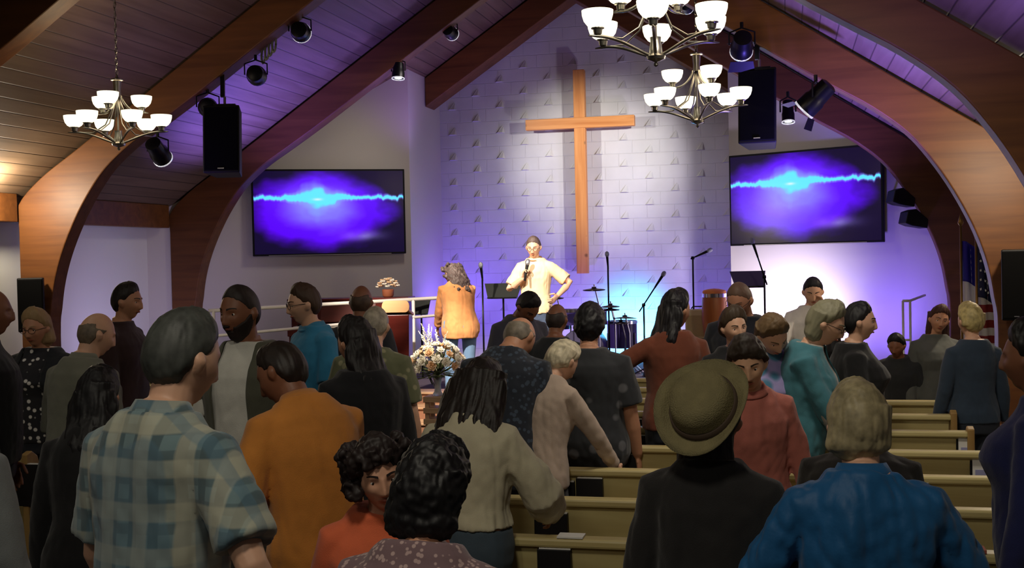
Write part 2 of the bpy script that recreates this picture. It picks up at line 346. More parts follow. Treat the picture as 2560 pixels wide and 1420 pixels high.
# ---- television screens
def screen_mesh(wd, ht):
    nx, nz = 300, 168; vs = []; cols = []
    def lerp(a, b, t): t = max(0, min(1, t)); return tuple(p + (q - p) * t for p, q in zip(a, b))
    for j in range(nz + 1):
        for i in range(nx + 1):
            u, v = i / nx, j / nz; vs.append(((u - .5) * wd, 0, (v - .5) * ht))
            y = 1 - v; n1 = noise.fractal(Vector((u * 5, y * 5, 1.3)), 1, 2, 4); n2 = noise.noise(Vector((u * 11, y * 11, 7)))
            d = math.hypot((u - .44) * 1.0, (y - .48) * 1.0) + .06 * n1
            c = lerp((122, 100, 250), (92, 8, 246), (d - .10) / .20) if d < .30 else ((88, 2, 244) if d < .37 else lerp((88, 2, 244), (18, 8, 46), (d - .37) / .15))
            g = math.exp(-((u - .70) / .14) ** 2 - ((y - .79) / .06) ** 2) * (.65 + .5 * n1 + .2 * n2); c = lerp(c, (170, 156, 255), g * .7)
            g = math.exp(-((u - .42) / .2) ** 2 - ((y - .36) / .17) ** 2); c = lerp(c, (150, 170, 255), g * (.75 + .5 * n1))
            bw = .016 + .075 * math.exp(-((u - .42) / .13) ** 2)
            yc = .325 + (.022 * noise.noise(Vector((u * 26, 3, 0))) + .010 * noise.noise(Vector((u * 61, 5, 0)))) * (1 + 1.5 * abs(u - .42)) + .016 * noise.noise(Vector((u * 9, 8, 0)))
            q = abs(y - yc) * (1 + .6 * n2) / bw; c = lerp(c, (130, 160, 255), 1.3 - q * .5) if q < 2.6 else c
            if q < 1.2: c = lerp(c, (96, 226, 255), (1.25 - q) * 2)
            c = lerp(c, (235, 240, 255), .8 * math.exp(-((u - .42) / .03) ** 2 - ((y - .345) / .015) ** 2))
            cols.append(lin(c) + (1,))
    fs = [(j * (nx + 1) + i, j * (nx + 1) + i + 1, (j + 1) * (nx + 1) + i + 1, (j + 1) * (nx + 1) + i) for j in range(nz) for i in range(nx)]
    me = bpy.data.meshes.new('display'); me.from_pydata(vs, [], fs)
    a = me.color_attributes.new('picture', 'FLOAT_COLOR', 'POINT'); a.data.foreach_set('color', [c for q in cols for c in q]); return me
ms = mat('display_picture', (0, 0, 0), .2); nt, b = nodes(ms); va = nt.nodes.new('ShaderNodeVertexColor'); va.layer_name = 'picture'
nt.links.new(va.outputs[0], b.inputs['Emission Color']); b.inputs['Emission Strength'].default_value = .44
TVW, TVH = 2.07, 1.165
smesh = screen_mesh(TVW - .05, TVH - .05)
for sgn, lab in ((-1, 'large flat television with a violet and cyan picture on the left wing wall'), (1, 'large flat television with a violet and cyan picture on the right wing wall')):
    c = Vector((XC + sgn * WCH, YFR, 0)); a = Vector((sgn * math.cos(SPL), -math.sin(SPL), 0)); n = Vector((-sgn * math.sin(SPL), -math.cos(SPL), 0))
    p = c + a * (1.13 if sgn < 0 else 1.10) + n * .12; p.z = 2.605
    t = thing('television', lab, 'television', p, -sgn * SPL, 'wall televisions')
    MB().box((0, .02, 0), (TVW, .045, TVH)).build('casing', M_black, t, bevel=.008)
    MB().box((0, .08, 0), (.5, .08, .4)).build('wall_bracket', M_blackm, t)
    d = obj('display', smesh if sgn < 0 else smesh.copy(), ms, t); d.location = (0, -.005, 0)
    MB().box((0, -.006, -TVH / 2 + .006), (TVW * .8, .008, .008)).build('lower_trim', mat('tv_trim', (170, 170, 178), .3, .8), t)

# ---- the cross
M_pine = wood('cross_pine', (226, 158, 92), (196, 122, 60), 'Z', 14, .5, knots=True)
M_pineh = wood('cross_pine_bar', (226, 158, 92), (196, 122, 60), 'X', 14, .5, knots=True)
t = thing('cross', 'tall plain wooden cross mounted off the block wall above the stage', 'cross', (XC, YW - .2, 1.68))
MB().box((0, 0, 1.48), (.165, .13, 2.96)).build('upright', M_pine, t, bevel=.008)
MB().box((0, -.012, 2.19), (1.6, .13, .155)).build('crossbar', M_pineh, t, bevel=.008)
for z in (.5, 2.4): MB().box((0, .13, z), (.08, .16, .08)).build('standoff', M_blackm, t)

# ---- chandeliers
def chandelier(loc, label, rot, chain_top):
    t = thing('chandelier', label, 'chandelier', loc, rot, 'nine-light chandeliers')
    # origin at the bottom finial
    MB().lathe([(.004, -.02), (.014, -.01), (.008, .005), (.05, .02), (.055, .035), (.04, .05), (.035, .085), (.028, .12), (.03, .14)], n=20).build('hub', M_nickel, t, smooth='auto')
    MB().tube([(0, 0, .13), (0, 0, .42)], .007).build('stem', M_nickel, t)
    MB().lathe([(.032, .42), (.028, .47), (.034, .53), (.034, .545), (.05, .55), (.05, .56), (.012, .575), (.008, .6)], n=16).build('crown', M_nickel, t, smooth='auto')
    def arm(a, r, z, hi):
        c, s = math.cos(a), math.sin(a); P = []
        for k in range(15):
            q = k / 14
            if hi: rr = .03 + (r - .03) * q ** 1.3; zz = .42 - .16 * math.sin(q * math.pi * .5) * (1 - q * .3) + (z - .31) * q ** 3
            else: rr = .03 + (r - .03) * q; zz = .04 + (z - .045) * (math.sin(q * math.pi / 2) ** 1.2) - .02 * math.sin(q * math.pi) ** 2 * 0
            P.append((rr * c, rr * s, zz))
        P.append((c * (r + .05), s * (r + .05), z - .005))
        ob = MB().tube(P, [.009] * 15 + [.004], 6, round_=True).build('arm', M_nickel, t, smooth=True)
        b = (r * c, r * s, z)
        MB().lathe([(.008, 0), (.022, .006), (.026, .03), (.036, .034), (.036, .04)], b, 12).build('socket', M_nickel, t, smooth='auto')
        MB().lathe([(.03, .035), (.055, .05), (.074, .075), (.083, .105), (.085, .13), (.082, .131), (.079, .105), (.07, .078), (.05, .055), (.02, .046)], b, 20).build('glass_shade', M_glow, t, smooth=True)
        MB().lathe([(.01, .04), (.014, .06), (.026, .09), (.018, .112), (.002, .118)], b, 10).build('bulb', M_glow, t, smooth=True)
    for k in range(6): arm(k * math.pi / 3 + .25, .345, .135, False)
    for k in range(3): arm(k * 2 * math.pi / 3 + .6, .19, .30, True)
    # upper sweeping braces
    for k in range(6):
        a = k * math.pi / 3 + .25; c, s = math.cos(a), math.sin(a)
        MB().tube([(.01 * c, .01 * s, .42), (.05 * c, .05 * s, .3), (.1 * c, .1 * s, .19), (.2 * c, .2 * s, .125), (.33 * c, .33 * s, .13)], .005, 6).build('brace', M_nickel, t, smooth=True)
    m = MB(); n = int((chain_top - loc[2] - .6) / .045)
    for k in range(n):
        z = .62 + .045 * k; ph = k % 2 * math.pi / 2; L = [(.011 * math.cos(a) * math.cos(ph), .011 * math.cos(a) * math.sin(ph), z + .03 * math.sin(a)) for a in (2 * math.pi * j / 8 for j in range(9))]
        m.tube(L, .0035, 4)
    m.build('chain', M_nickel, t)
    MB().tube([(0, 0, .6), (.003, 0, (chain_top - loc[2]))], .003, 4).build('cord', M_nickel, t)
    MB().lathe([(.06, 0), (.06, -.02), (.02, -.04)], (0, 0, chain_top - loc[2]), 16).build('ceiling_rose', M_nickel, t)
    lamp('chandelier_lamp', 'POINT', (loc[0], loc[1], loc[2] + .48), 5.2, (1, .78, .5), size=.25)
for px, py, D, lab, rot in ((297, 370, 9.5, 'nickel chandelier with glowing bowl shades hanging at the left of the photo', .1), (1640, 158, 6.3, 'nearest chandelier, cut by the top edge of the photo right of centre', .35),
                       (1744, 313, 9.1, 'small far chandelier hanging just below and right of the nearest one', .62)):
    p = at(px, py, D); chandelier(p, lab, rot, zc(p.x) - .0)

# ---- hanging loudspeakers and wall loudspeakers
M_grille = mat('speaker_grille', (7, 7, 8), .9, spec=.1)
def loudspeaker(loc, rz, dims, label, tilt=0, hang=None, group=None):
    w_, d_, h_ = dims; t = thing('loudspeaker', label, 'loudspeaker', loc, rz, group); t.rotation_euler = (tilt, 0, rz)
    MB().prism([(-w_ / 2, -d_ / 2), (w_ / 2, -d_ / 2), (w_ / 2 * .72, d_ / 2), (-w_ / 2 * .72, d_ / 2)], lambda u, v, d: (u, v, d), 0, h_).build('cabinet', M_black, t, bevel=.012)
    MB().box((0, -d_ / 2 - .006, h_ / 2), (w_ * .92, .014, h_ * .94)).build('grille', M_grille, t, bevel=.01)
    MB().box((0, -d_ / 2 - .015, h_ * .06), (w_ * .17, .006, h_ * .014)).build('badge', mat('badge', (110, 112, 118), .3, .6), t)
    if hang:
        MB().tube([(0, 0, h_), (0, 0, h_ + .12)], .014).build('eye_bolt', M_nickel, t)
        MB().box((0, 0, h_ + .02), (w_ * .6, .06, .05)).build('bracket', M_blackm, t)
        MB().box((-.02, 0, h_ + .12 + hang / 2), (.04, .04, hang)).build('pole', M_blackm, t)
    return t
p = at(563, 438, 11.75); loudspeaker(p, R(14), (.37, .34, .68), 'black loudspeaker hung from a pole left, beside the left television', R(-5), .55, 'hanging loudspeakers')
p = at(1899, 366, 10.5); loudspeaker(p, R(-6), (.34, .34, .68), 'black loudspeaker hung from a pole right, above the right television', R(-6), .5, 'hanging loudspeakers')
p = (-7.66, 10.60, 1.27); LS = loudspeaker(p, R(24), (.26, .24, .56), 'black wall loudspeaker on the lamp-lit arch leg at the left edge', 0, None, 'side loudspeakers')
MB().box((0, .14, .3), (.08, .12, .12)).build('wall_bracket', M_blackm, LS)
p = (1.875, 10.60, 1.31); LS = loudspeaker(p, R(-8), (.235, .22, .60), 'black wall loudspeaker on the arch leg at the right edge', 0, None, 'side loudspeakers')
MB().box((0, .14, .3), (.08, .1, .12)).build('wall_bracket', M_blackm, LS)
for px, py, D, lab in ((2250, 512, 13.25, 'upper of two small black monitor boxes beside the right television'), (2282, 565, 13.1, 'lower of two small black monitor boxes beside the right television')):
    p = at(px, py, D); t = thing('small_loudspeaker', lab, 'loudspeaker', p, R(20), 'small boxes by the right arch')
    MB().prism([(-.13, .03), (-.1, .16), (.0, .19), (.14, .07), (.13, -.03), (-.05, .0)], lambda u, v, d: (u, d, v), -.1, .1).build('housing', M_black, t, bevel=.01)
    MB().tube([(.02, .1, .08), (.1, .42, .08)], .012).build('bracket', M_blackm, t)

# ---- stage spotlights
M_lens = mat('lens_glow', (255, 255, 255), .2, emit=1.2)
M_lensdim = mat('lens_glass', (190, 190, 200), .08, .3)
def spotlight(loc, target, label, r=.085, L=.26, lit=True, barn=False, arm=(0, .0, .2)):
    loc = Vector(loc); t = thing('stage_spotlight', label, 'spotlight', loc, 0, 'stage spotlights on the arches')
    d = (Vector(target) - loc).normalized()
    MB().lathe([(r * .5, -L * .55), (r * .8, -L * .5), (r * .86, -L * .2), (r * .9, .0), (r, .02), (r, L * .45), (r * .93, L * .45)], (0, 0, 0), 20, d).build('housing', M_blackm, t, smooth='auto')
    MB().lathe([(r * .93, L * .43), (r * .5, L * .455), (.001, L * .46)], (0, 0, 0), 20, d).build('lens', M_lens if lit else M_lensdim, t)
    if lit: MB().lathe([(r * 1.0, L * .44), (r * 1.04, L * .45), (r * 1.04, L * .5), (r * .97, L * .5), (r * .95, L * .46)], (0, 0, 0), 20, d, cap=False).build('lens_ring', mat('glowing_ring', (240, 240, 245), .12, .9, emit=.25), t, smooth=True)  # bright rim put into the ring material as a faint glow
    s = d.cross(Vector((0, 0, 1))).normalized(); a = Vector(arm)
    MB().tube([s * (r + .012), s * (r + .012) + a * .55, a * .75, -s * (r + .012) + a * .55, -s * (r + .012)], .008, 6).build('yoke', M_blackm, t)
    MB().tube([a * .72, a], .016).build('clamp', M_blackm, t)
    if barn:
        up = s.cross(d).normalized()
        for q in (up, -up):
            c0 = d * (L * .5) + q * r; MB().add([c0 - s * r, c0 + s * r, c0 + s * r * 1.2 + d * .09 + q * .05, c0 - s * r * 1.2 + d * .09 + q * .05] + [v + q * .004 for v in (c0 - s * r, c0 + s * r, c0 + s * r * 1.2 + d * .09 + q * .05, c0 - s * r * 1.2 + d * .09 + q * .05)],
              [(0, 1, 2, 3), (4, 5, 6, 7), (0, 1, 5, 4), (1, 2, 6, 5), (2, 3, 7, 6), (3, 0, 4, 7)]).build('barn_door', M_blackm, t)
    return t
CT = (XC, YW, 3.3)
for px, py, D, tg, lab, kw in (
    (750, 78, 11.7, at(850, 200, 14.5), 'black stage spotlight highest on the left, with a bright front rim', dict(r=.1, L=.17)),
    (640, 187, 11.7, at(700, 260, 14), 'unlit black stage spotlight beside the coil, left of the photo top', dict(r=.1, L=.22, lit=False)),
    (395, 378, 11.9, at(520, 560, 13.2), 'black stage spotlight with a bright lens below the left chandelier', dict(r=.1, L=.28)),
    (520, 268, 11.9, at(500, 290, 14), 'unlit black stage spotlight tucked behind the left hanging loudspeaker', dict(r=.1, L=.2, lit=False)),
    (1125, 80, 14.6, at(1260, 200, 17), 'small black stage spotlight on the dark ceiling left of the cross', dict(r=.085, L=.2)),
    (996, 178, 14.6, at(990, 330, 14.5), 'small black spotlight pointing down above the corner of the chancel', dict(r=.08, L=.2)),
    (1855, 112, 10.3, at(1840, 260, 11.2), 'black stage spotlight between chandelier and right hanging loudspeaker', dict(r=.1, L=.22, barn=True)),
    (2040, 245, 10.1, at(1985, 300, 10.2), 'large tilted black stage spotlight on the right arch', dict(r=.1, L=.3, barn=True)),
    (1970, 280, 11.4, at(1974, 400, 11.3), 'small black spotlight pointing down right of the right hanging loudspeaker', dict(r=.062, L=.22)),
    (1716, 16, 12.4, at(1740, 60, 13.6), 'small black spotlight seen between the shades of the nearest chandelier', dict(r=.07, L=.18))):
    spotlight(at(px, py, D), tg, lab, **kw)
p = at(672, 132, 11.8); t = thing('cable_coil', 'grey coiled cable hanging under the left arch between two spotlights', 'cable', p)
m = MB()
for k in range(4):
    c = Vector((-.06 + .04 * k, 0, -.02 + .035 * k)); m.tube([c + Vector((.02 * math.cos(a), .03 * math.sin(a) * .5, .085 * math.sin(a))) for a in (2 * math.pi * j / 12 for j in range(13))], .013, 6)
m.build('coil', mat('grey_cable', (120, 122, 116), .6), t, smooth=True)

# ================================================================= PEWS
M_pew = wood('pew_oak', (206, 192, 136), (172, 152, 100), 'X', 9, .4)
M_pewend = wood('pew_oak_end', (180, 148, 92), (146, 112, 64), 'Z', 9, .4)
M_cush = mat('pew_cushion', (70, 58, 46), .95, bump=.3, bump_s=250)
PZ = .85
def make_pew(wd, label, group):
    t = thing('pew', label, 'pew', (0, 0, 0), 0, group)
    def sl(u, v, d): return (d, u, v)
    MB().prism([(-.03, .40), (0, .40), (-.085, PZ - .03), (-.115, PZ - .03)], lambda u, v, d: (d, u, v), -wd / 2 + .03, wd / 2 - .03).build('backrest', M_pew, t)
    MB().box((0, -.10, PZ - .012), (wd - .03, .075, .036)).build('top_rail', M_pew, t, bevel=.01)
    MB().box((0, .15, .41), (wd - .06, .29, .03)).build('seat', M_pew, t, bevel=.006)
    MB().box((0, .15, .445), (wd - .1, .26, .045)).build('cushion', M_cush, t, bevel=.015)
    for s in (-1, 1):
        MB().prism([(-.13, 0), (-.14, PZ + .02), (-.09, PZ + .035), (-.04, PZ), (.02, .66), (.16, .6), (.28, .585), (.30, .55), (.29, 0)], lambda u, v, d: (d, u, v), s * wd / 2 - .02, s * wd / 2 + .02).build('end_panel', M_pewend, t, bevel=.006)
    # book rack on the rear face (the pew faces the stage)
    r = MB().box((0, -.135, .56), (wd * .62, .085, .014)).build('book_rack', M_pew, t)
    MB().box((0, -.176, .615), (wd * .62, .012, .05)).build('rack_rail', M_pew, r)
    for s in (-1, 0, 1): MB().box((s * wd * .305, -.135, .60), (.012, .09, .09)).build('rack_divider', M_pew, r)
    MB().box((0, .15, .2), (.04, .2, .40)).build('centre_support', M_pew, t)
    return t
PY = [4.37 + .72 * k for k in range(-1, 9)]
PXR, PWR = -.23, 2.5          # right block
PXL, PWL = -5.75, 3.0         # left block
ordn = ['nearest', 'second nearest', 'third nearest', 'fourth nearest', 'fifth nearest', 'sixth nearest', 'seventh nearest', 'eighth nearest', 'ninth nearest', 'farthest']
pew0 = make_pew(PWR, 'oak pew in the right block, nearest of all in its row', 'pews in the right block')
for k, y in enumerate(PY):
    lab = f'oak pew in the right block of pews, {ordn[k]} to the viewer'
    if k == 0: pew0.location = (PXR, y + .085, 0); pew0['label'] = lab
    else: copy_tree(pew0, (PXR, y + .085, 0), lab)
pl0 = make_pew(PWL, '', 'pews in the left block')
for k, y in enumerate(PY):
    lab = f'oak pew in the left block of pews, {ordn[k]} to the viewer'
    if k == 0: pl0.location = (PXL, y + .085, 0); pl0['label'] = lab
    else: copy_tree(pl0, (PXL, y + .085, 0), lab)
# hymnals and papers in the racks
M_book = mat('hymnal_cover', (16, 14, 18), .55); M_page = mat('paper_white', (222, 220, 214), .8); M_red = mat('hymnal_red', (110, 34, 26), .6)
def hymnal(x, k, lab, w_=.15, h_=.215, z=.575, mt=None):
    y = PY[k] + .085 - .125 + .0
    t = thing('hymnal', lab, 'book', (x, y, z), 0, 'hymnals in the pew racks')
    MB().box((0, 0, h_ / 2), (w_, .034, h_)).build('cover', mt or M_book, t, bevel=.003)
    MB().box((.003, 0, h_ / 2 + .004), (w_ - .008, .024, h_)).build('pages', M_page, t)
def card(x, k, lab, w_=.09, h_=.13):
    y = PY[k] + .085 - .16
    t = thing('pew_card', lab, 'card', (x, y + .045, .70), 0, 'white cards in the pew racks')
    MB().box((0, 0, h_ / 2), (w_, .004, h_)).build('card_sheet', M_page, t)
    MB().box((-w_ / 2 - .006, .004, h_ / 2 - .01), (.012, .012, h_ - .02)).build('card_holder', M_black, t)
    MB().box((0, -.0035, h_ * .3), (w_ * .7, .002, h_ * .34)).build('printed_patch', mat('lilac_print', (150, 150, 190), .8), t)
def X_at(px, k):  # world x of photo column px on the back of pew k
    return at_y(px, 1150, PY[k] - .05).x
for px, k, lab, kw in (
    (1472, 3, 'thick black hymnal standing in the rack, right of the white-haired woman', dict(w_=.135, h_=.235)),
    (1405, 3, 'low black hymnal lying against the thick one in the same rack', dict(w_=.12, h_=.215)),
    (1374, 2, 'black hymnal behind the hip of the long-haired woman in cream', {}),
    (1380, 1, 'large black hymnal low in the rack in front of the lowest visible pew', dict(w_=.13, h_=.24)),
    (1572, 4, 'black hymnal in the rack with a bright page edge, middle of the right block', dict(w_=.13, h_=.235)),
    (1590, 5, 'black hymnal in the rack one row beyond the middle one', dict(w_=.13, h_=.23)),
    (1596, 6, 'far black hymnal in the right block beside the rust-coloured top', dict(w_=.12, h_=.23)),
    (2288, 3, 'black hymnal beside the elbow of the person in the blue jacket', dict(w_=.12, h_=.25)),
    (2330, 2, 'black hymnal in the rack behind the blue jacket', {})):
    hymnal(X_at(px, k), k, lab, **kw)
hymnal(at_y(82, 1130, PY[3]).x, 3, 'black hymnal standing in the rack at the left edge of the photo', w_=.17, h_=.24)
card(X_at(2418, 5), 5, 'white card upright in the far rack at the right end of the pews')
card(X_at(2455, 4), 4, 'white card upright in the nearer rack at the right end of the pews')
p = at_y(1497, 1262, PY[2] + .3); t = thing('paper_leaflet', 'white folded leaflet lying on the pew rail behind the book rack', 'paper', (X_at(1497, 2), PY[2] - .012, PZ + .008))
t.location = (X_at(1497, 2), PY[1] - .015, PZ + .007)
m = MB().box((0, 0, .004), (.10, .07, .006)); m.build('leaflet_sheet', M_page, t)
p = X_at(2430, 2); t = thing('bulletin', 'reddish bulletin lying on the rail at the right end of the pews', 'paper', (X_at(2430, 1) , PY[1] - .015, PZ + .007)); MB().box((0, 0, .006), (.09, .07, .012)).build('bulletin_sheet', mat('bulletin_pink', (170, 96, 76), .8), t)

# ================================================================= ON THE STAGE
M_chrome = mat('chrome', (200, 200, 206), .15, 1)
M_rail = mat('rail_white', (226, 222, 214), .5)
def rail(label, pts_top, posts, low=None, r=.022):
    o = Vector(posts[0][0]); t = thing('handrail', label, 'handrail', o)
    MB().tube([Vector(p) - o for p in pts_top], r, 8).build('top_rail', M_rail, t, smooth=True)
    if low: MB().tube([Vector(p) - o for p in low], r * .8, 8).build('lower_rail', M_rail, t, smooth=True)
    for a, b in posts: MB().tube([Vector(a) - o, Vector(b) - o], r * .9, 8).build('post', M_rail, t, smooth=True)
A, B = at(522, 777, 13.6), at(1112, 744, 13.7); A2, B2 = at(524, 800, 13.6), at(1112, 783, 13.7)
A2.z = A.z - .3; B2.z = B.z - .2
rail('white metal handrail running along the left side of the stage', [A, B], [((p.x, p.y, SZ), p) for p in (A.lerp(B, .02), A.lerp(B, .45), A.lerp(B, .865))], [A2, B2])
P1, P2, P3 = at(2257, 752, 12.2), at(2275, 752, 12.2), at(2312, 738, 13.2)
rail('slim metal handrail with two uprights at the right end of the stage', [P1, P2, P3], [((P1.x, P1.y, 0), P1), ((P2.x, P2.y, 0), P2)], [at(2257, 850, 12.2), at(2275, 850, 12.2)], .014)
# upright piano
M_maho = wood('mahogany', (112, 44, 36), (78, 26, 22), 'X', 9, .25)
p = at(765, 860, 13.3); t = thing('upright_piano', 'dark red wooden upright piano behind the handrail on the left of the stage', 'piano', (p.x, 13.75, SZ), R(6))
MB().box((0, .12, .52), (1.5, .34, 1.04)).build('case', M_maho, t, bevel=.01)
MB().box((0, .10, 1.055), (1.56, .42, .03)).build('lid', M_maho, t, bevel=.008)
MB().box((0, -.16, .66), (1.44, .3, .1)).build('key_bed', M_maho, t, bevel=.01)
kb = MB().box((0, -.17, .722), (1.3, .22, .02)).build('white_keys', mat('ivory', (232, 228, 214), .3), t)
m = MB()
for k in range(48):
    if k % 7 not in (2, 6): m.box((-.63 + k * .0262 + .013, -.13, .742), (.012, .13, .016))
m.build('black_keys', M_black, kb)
for s in (-1, 1): MB().box((s * .68, -.22, .31), (.07, .07, .62)).build('leg', M_maho, t, bevel=.006)
MB().box((0, -.07, .9), (.7, .02, .26), Matrix.Rotation(R(-15), 3, 'X')).build('music_desk', M_maho, t)
# wooden lectern
M_lect = wood('lectern_oak', (255, 212, 160), (246, 188, 128), 'X', 9, .4)
p = at(998, 870, 13.0); t = thing('lectern', 'wooden lectern with a pale rounded top and dark red body', 'lectern', (p.x, p.y, SZ), R(8))
MB().prism([(-.12, 0), (.12, 0), (.14, .93), (-.14, .93)], lambda u, v, d: (u, d, v), -.12, .12).build('body', M_maho, t, bevel=.01)
m = MB(); n = 14; poly = [(-.14, -.06), (.14, -.06)] + [(.14 + .06 * math.cos(a), .06 * math.sin(a)) for a in (R(-90) + k * R(180) / 6 for k in range(1, 6))][:0]
poly = [(-.11, -.065), (.11, -.065)] + [(.11 + .045 * math.cos(R(-60 + 30 * k)), .065 * math.sin(R(-60 + 30 * k))) for k in range(5)] + [(.11, .065), (-.11, .065)] + [(-.11 - .045 * math.cos(R(60 - 30 * k)), .065 * math.sin(R(60 - 30 * k))) for k in range(5)]
m.prism(poly, lambda u, v, d: (u, -.16 + .3 * (v + .065) * 0 + d, 1.02 + v), 0, .03).build('front_panel', M_lect, t)
MB().box((0, .0, .95), (.30, .30, .03), Matrix.Rotation(R(-12), 3, 'X')).build('desk_top', M_lect, t, bevel=.006)
# flower arrangement on slatted wooden stand
p = at(1096, 1030, 11.55); fs = thing('flower_stand', 'pale slatted wooden stand holding the flower vase at the front of the aisle', 'plant stand', (p.x, p.y, 0))
M_slat = wood('slat_wood', (214, 184, 150), (176, 142, 108), 'X', 12, .5); zt = .58
for k in range(5): MB().box((0, 0, zt - .03 - k * .11), (.24, .24, .055)).build('slat_tier', M_slat, fs, bevel=.004)
for a in (-1, 1):
    for b_ in (-1, 1): MB().box((a * .085, b_ * .085, (zt - .01) / 2), (.04, .04, zt - .01)).build('leg', M_slat, fs)
vs_ = thing('flower_arrangement', 'large bouquet of white and peach flowers in a clear vase on the slatted stand', 'flowers', (p.x, p.y, zt))
MB().lathe([(.05, 0), (.055, .01), (.035, .04), (.03, .1), (.045, .17), (.06, .2), (.056, .2), (.04, .17), (.026, .1), (.03, .045), (.001, .02)], n=20).build('vase', mat('vase_glass', (214, 220, 224), .08, trans=.6), vs_, smooth=True)
M_leaf = mat('leaf_green', (92, 104, 58), .6); M_pet = mat('petal_white', (246, 240, 222), .6); M_peach = mat('petal_peach', (240, 204, 160), .6); M_stem = mat('stem_green', (88, 100, 60), .6)
rnd = random.Random(3)
def fdir(k, n, spread=1.15):
    a = k * 2.39996; t_ = math.sqrt((k + .5) / n) * spread; return Vector((math.sin(t_) * math.cos(a), math.sin(t_) * math.sin(a) * .8, math.cos(t_)))
stems = MB()
for k in range(42):
    d = fdir(k, 42, 1.5); L = .2 + .08 * rnd.random(); c = Vector((0, 0, .27)) + d * L
    stems.tube([(0, 0, .1), (0, 0, .2), c], .003, 4)
    m = MB(); up = d
    q = up.to_track_quat('Z', 'Y'); rr = .036 + .016 * rnd.random()
    for lay, (nn, tilt, ln) in enumerate(((6, 1.15, 1.3), (5, .7, 1.05), (4, .35, .8))):
        for j in range(nn):
            a = 2 * math.pi * j / nn + lay * .5; o_ = Vector((math.cos(a), math.sin(a), 0)); s_ = Vector((-math.sin(a), math.cos(a), 0)); u = Vector((0, 0, 1))
            tip = o_ * math.sin(tilt) * rr * ln + u * math.cos(tilt) * rr * ln; mid = tip * .6 + o_ * rr * .12
            P = [Vector((0, 0, 0)), mid + s_ * rr * .42, tip + s_ * rr * .12, tip - s_ * rr * .12, mid - s_ * rr * .42]
            m.add([c + q @ x for x in P] + [c + q @ (x * .93 - u * .003) for x in P], [(0, 1, 2, 3, 4), (5, 9, 8, 7, 6), (0, 1, 6, 5), (1, 2, 7, 6), (2, 3, 8, 7), (3, 4, 9, 8), (4, 0, 5, 9)])
    m.build('blossom', M_peach if k % 3 == 0 else M_pet, vs_)
for k in range(12):       # tall feathery sprays
    a = rnd.uniform(-.75, .75); b_ = rnd.uniform(-.4, .4); L = rnd.uniform(.4, .58); d = Vector((math.sin(a) * .75, math.sin(b_) * .6, 1)).normalized(); m = MB()
    pts = [Vector((0, 0, .2)) + d * L * q + Vector((.03 * math.sin(q * 3) * (1 if k % 2 else -1), 0, 0)) for q in (0, .3, .6, .8, 1)]; m.tube(pts, .0025, 4)
    for j in range(22):
        q = .45 + .55 * j / 22; c = Vector((0, 0, .2)) + d * L * q + Vector((.03 * math.sin(q * 3) * (1 if k % 2 else -1), 0, 0)); e = Vector((rnd.uniform(-1, 1), rnd.uniform(-1, 1), .6)).normalized() * .028 * (1.25 - q)
        m.tube([c, c + e, c + e * 1.3], [.002, .006, .002], 5)
    m.build('feathery_spray', M_pet if k % 3 else mat('spray_cream', (214, 206, 176), .7), vs_)
m = MB()
for k in range(60):
    d = fdir(k, 60, 1.9); d.z = d.z * .6 - .05; s_ = d.cross(Vector((0, 0, 1))).normalized(); c = Vector((0, 0, .22)); L = rnd.uniform(.16, .26)
    nrm = s_.cross(d).normalized() * .004
    P = [c + d * L * .4, c + d * L * .7 + s_ * .022, c + d * L, c + d * L * .7 - s_ * .022]; m.add(P + [x - nrm for x in P], [(0, 1, 2, 3), (4, 7, 6, 5), (0, 1, 5, 4), (1, 2, 6, 5), (2, 3, 7, 6), (3, 0, 4, 7)])
m.build('leaves', M_leaf, vs_); stems.build('stems', M_stem, vs_)
# flowers near the piano
p = at(866, 800, 13.2); t = thing('flower_bunch', 'bunch of white and peach flowers on the piano lid', 'flowers', (p.x, 13.82, SZ + 1.07))
MB().lathe([(.05, 0), (.07, .02), (.075, .09), (.07, .1), (.001, .09)], n=16).build('pot', mat('terracotta_pot', (150, 86, 56), .7), t, smooth=True)
for k in range(26):
    d = fdir(k, 26, 1.4); c = Vector((0, 0, .1)) + d * .13; m = MB()
    for j in range(6):
        a = j * math.pi / 3; o_ = Vector((math.cos(a), math.sin(a), .5)) * .03; m.tube([c, c + o_ * .6, c + o_], [.006, .013, .004], 5)
    m.build('blossom', M_pet if k % 2 else M_peach, t)
# music stands
def music_stand(loc, label, rz, w_=.5, h_=.34, ht=1.0, tilt=-18, mt=None):
    t = thing('music_stand', label, 'music stand', loc, rz, 'music stands on the stage')
    M3 = Matrix.Rotation(R(tilt), 3, 'X')
    MB().prism([(-w_ / 2, h_ / 2), (w_ / 2, h_ / 2), (w_ / 2 * .78, -h_ / 2), (-w_ / 2 * .78, -h_ / 2)], lambda u, v, d: Vector((0, 0, ht)) + M3 @ Vector((u, d, v)), -.004, .004).build('desk', mt or mat('stand_matt_black', (20, 24, 22), .85), t)
    MB().box(Vector((0, 0, ht)) + M3 @ Vector((0, -.03, -h_ / 2)), (w_ * .78, .06, .012)).build('ledge', M_blackm, t)
    MB().tube([(0, .02, .12), (0, .02, ht)], .012).build('pole', M_blackm, t)
    for k in range(3): a = R(90 + 120 * k); MB().tube([(0, .02, .28), (.16 * math.cos(a), .02 + .16 * math.sin(a), .12), (.26 * math.cos(a), .02 + .26 * math.sin(a), .012)], .009, 6).build('leg', M_blackm, t)
def stage_pt(px, py, Y): p = at_y(px, py, Y); return Vector((p.x, p.y, SZ))
music_stand(stage_pt(1052, 800, 13.25), 'small black music stand left of the woman in the orange jacket', R(-8), .26, .19, .97 + .0, -10)
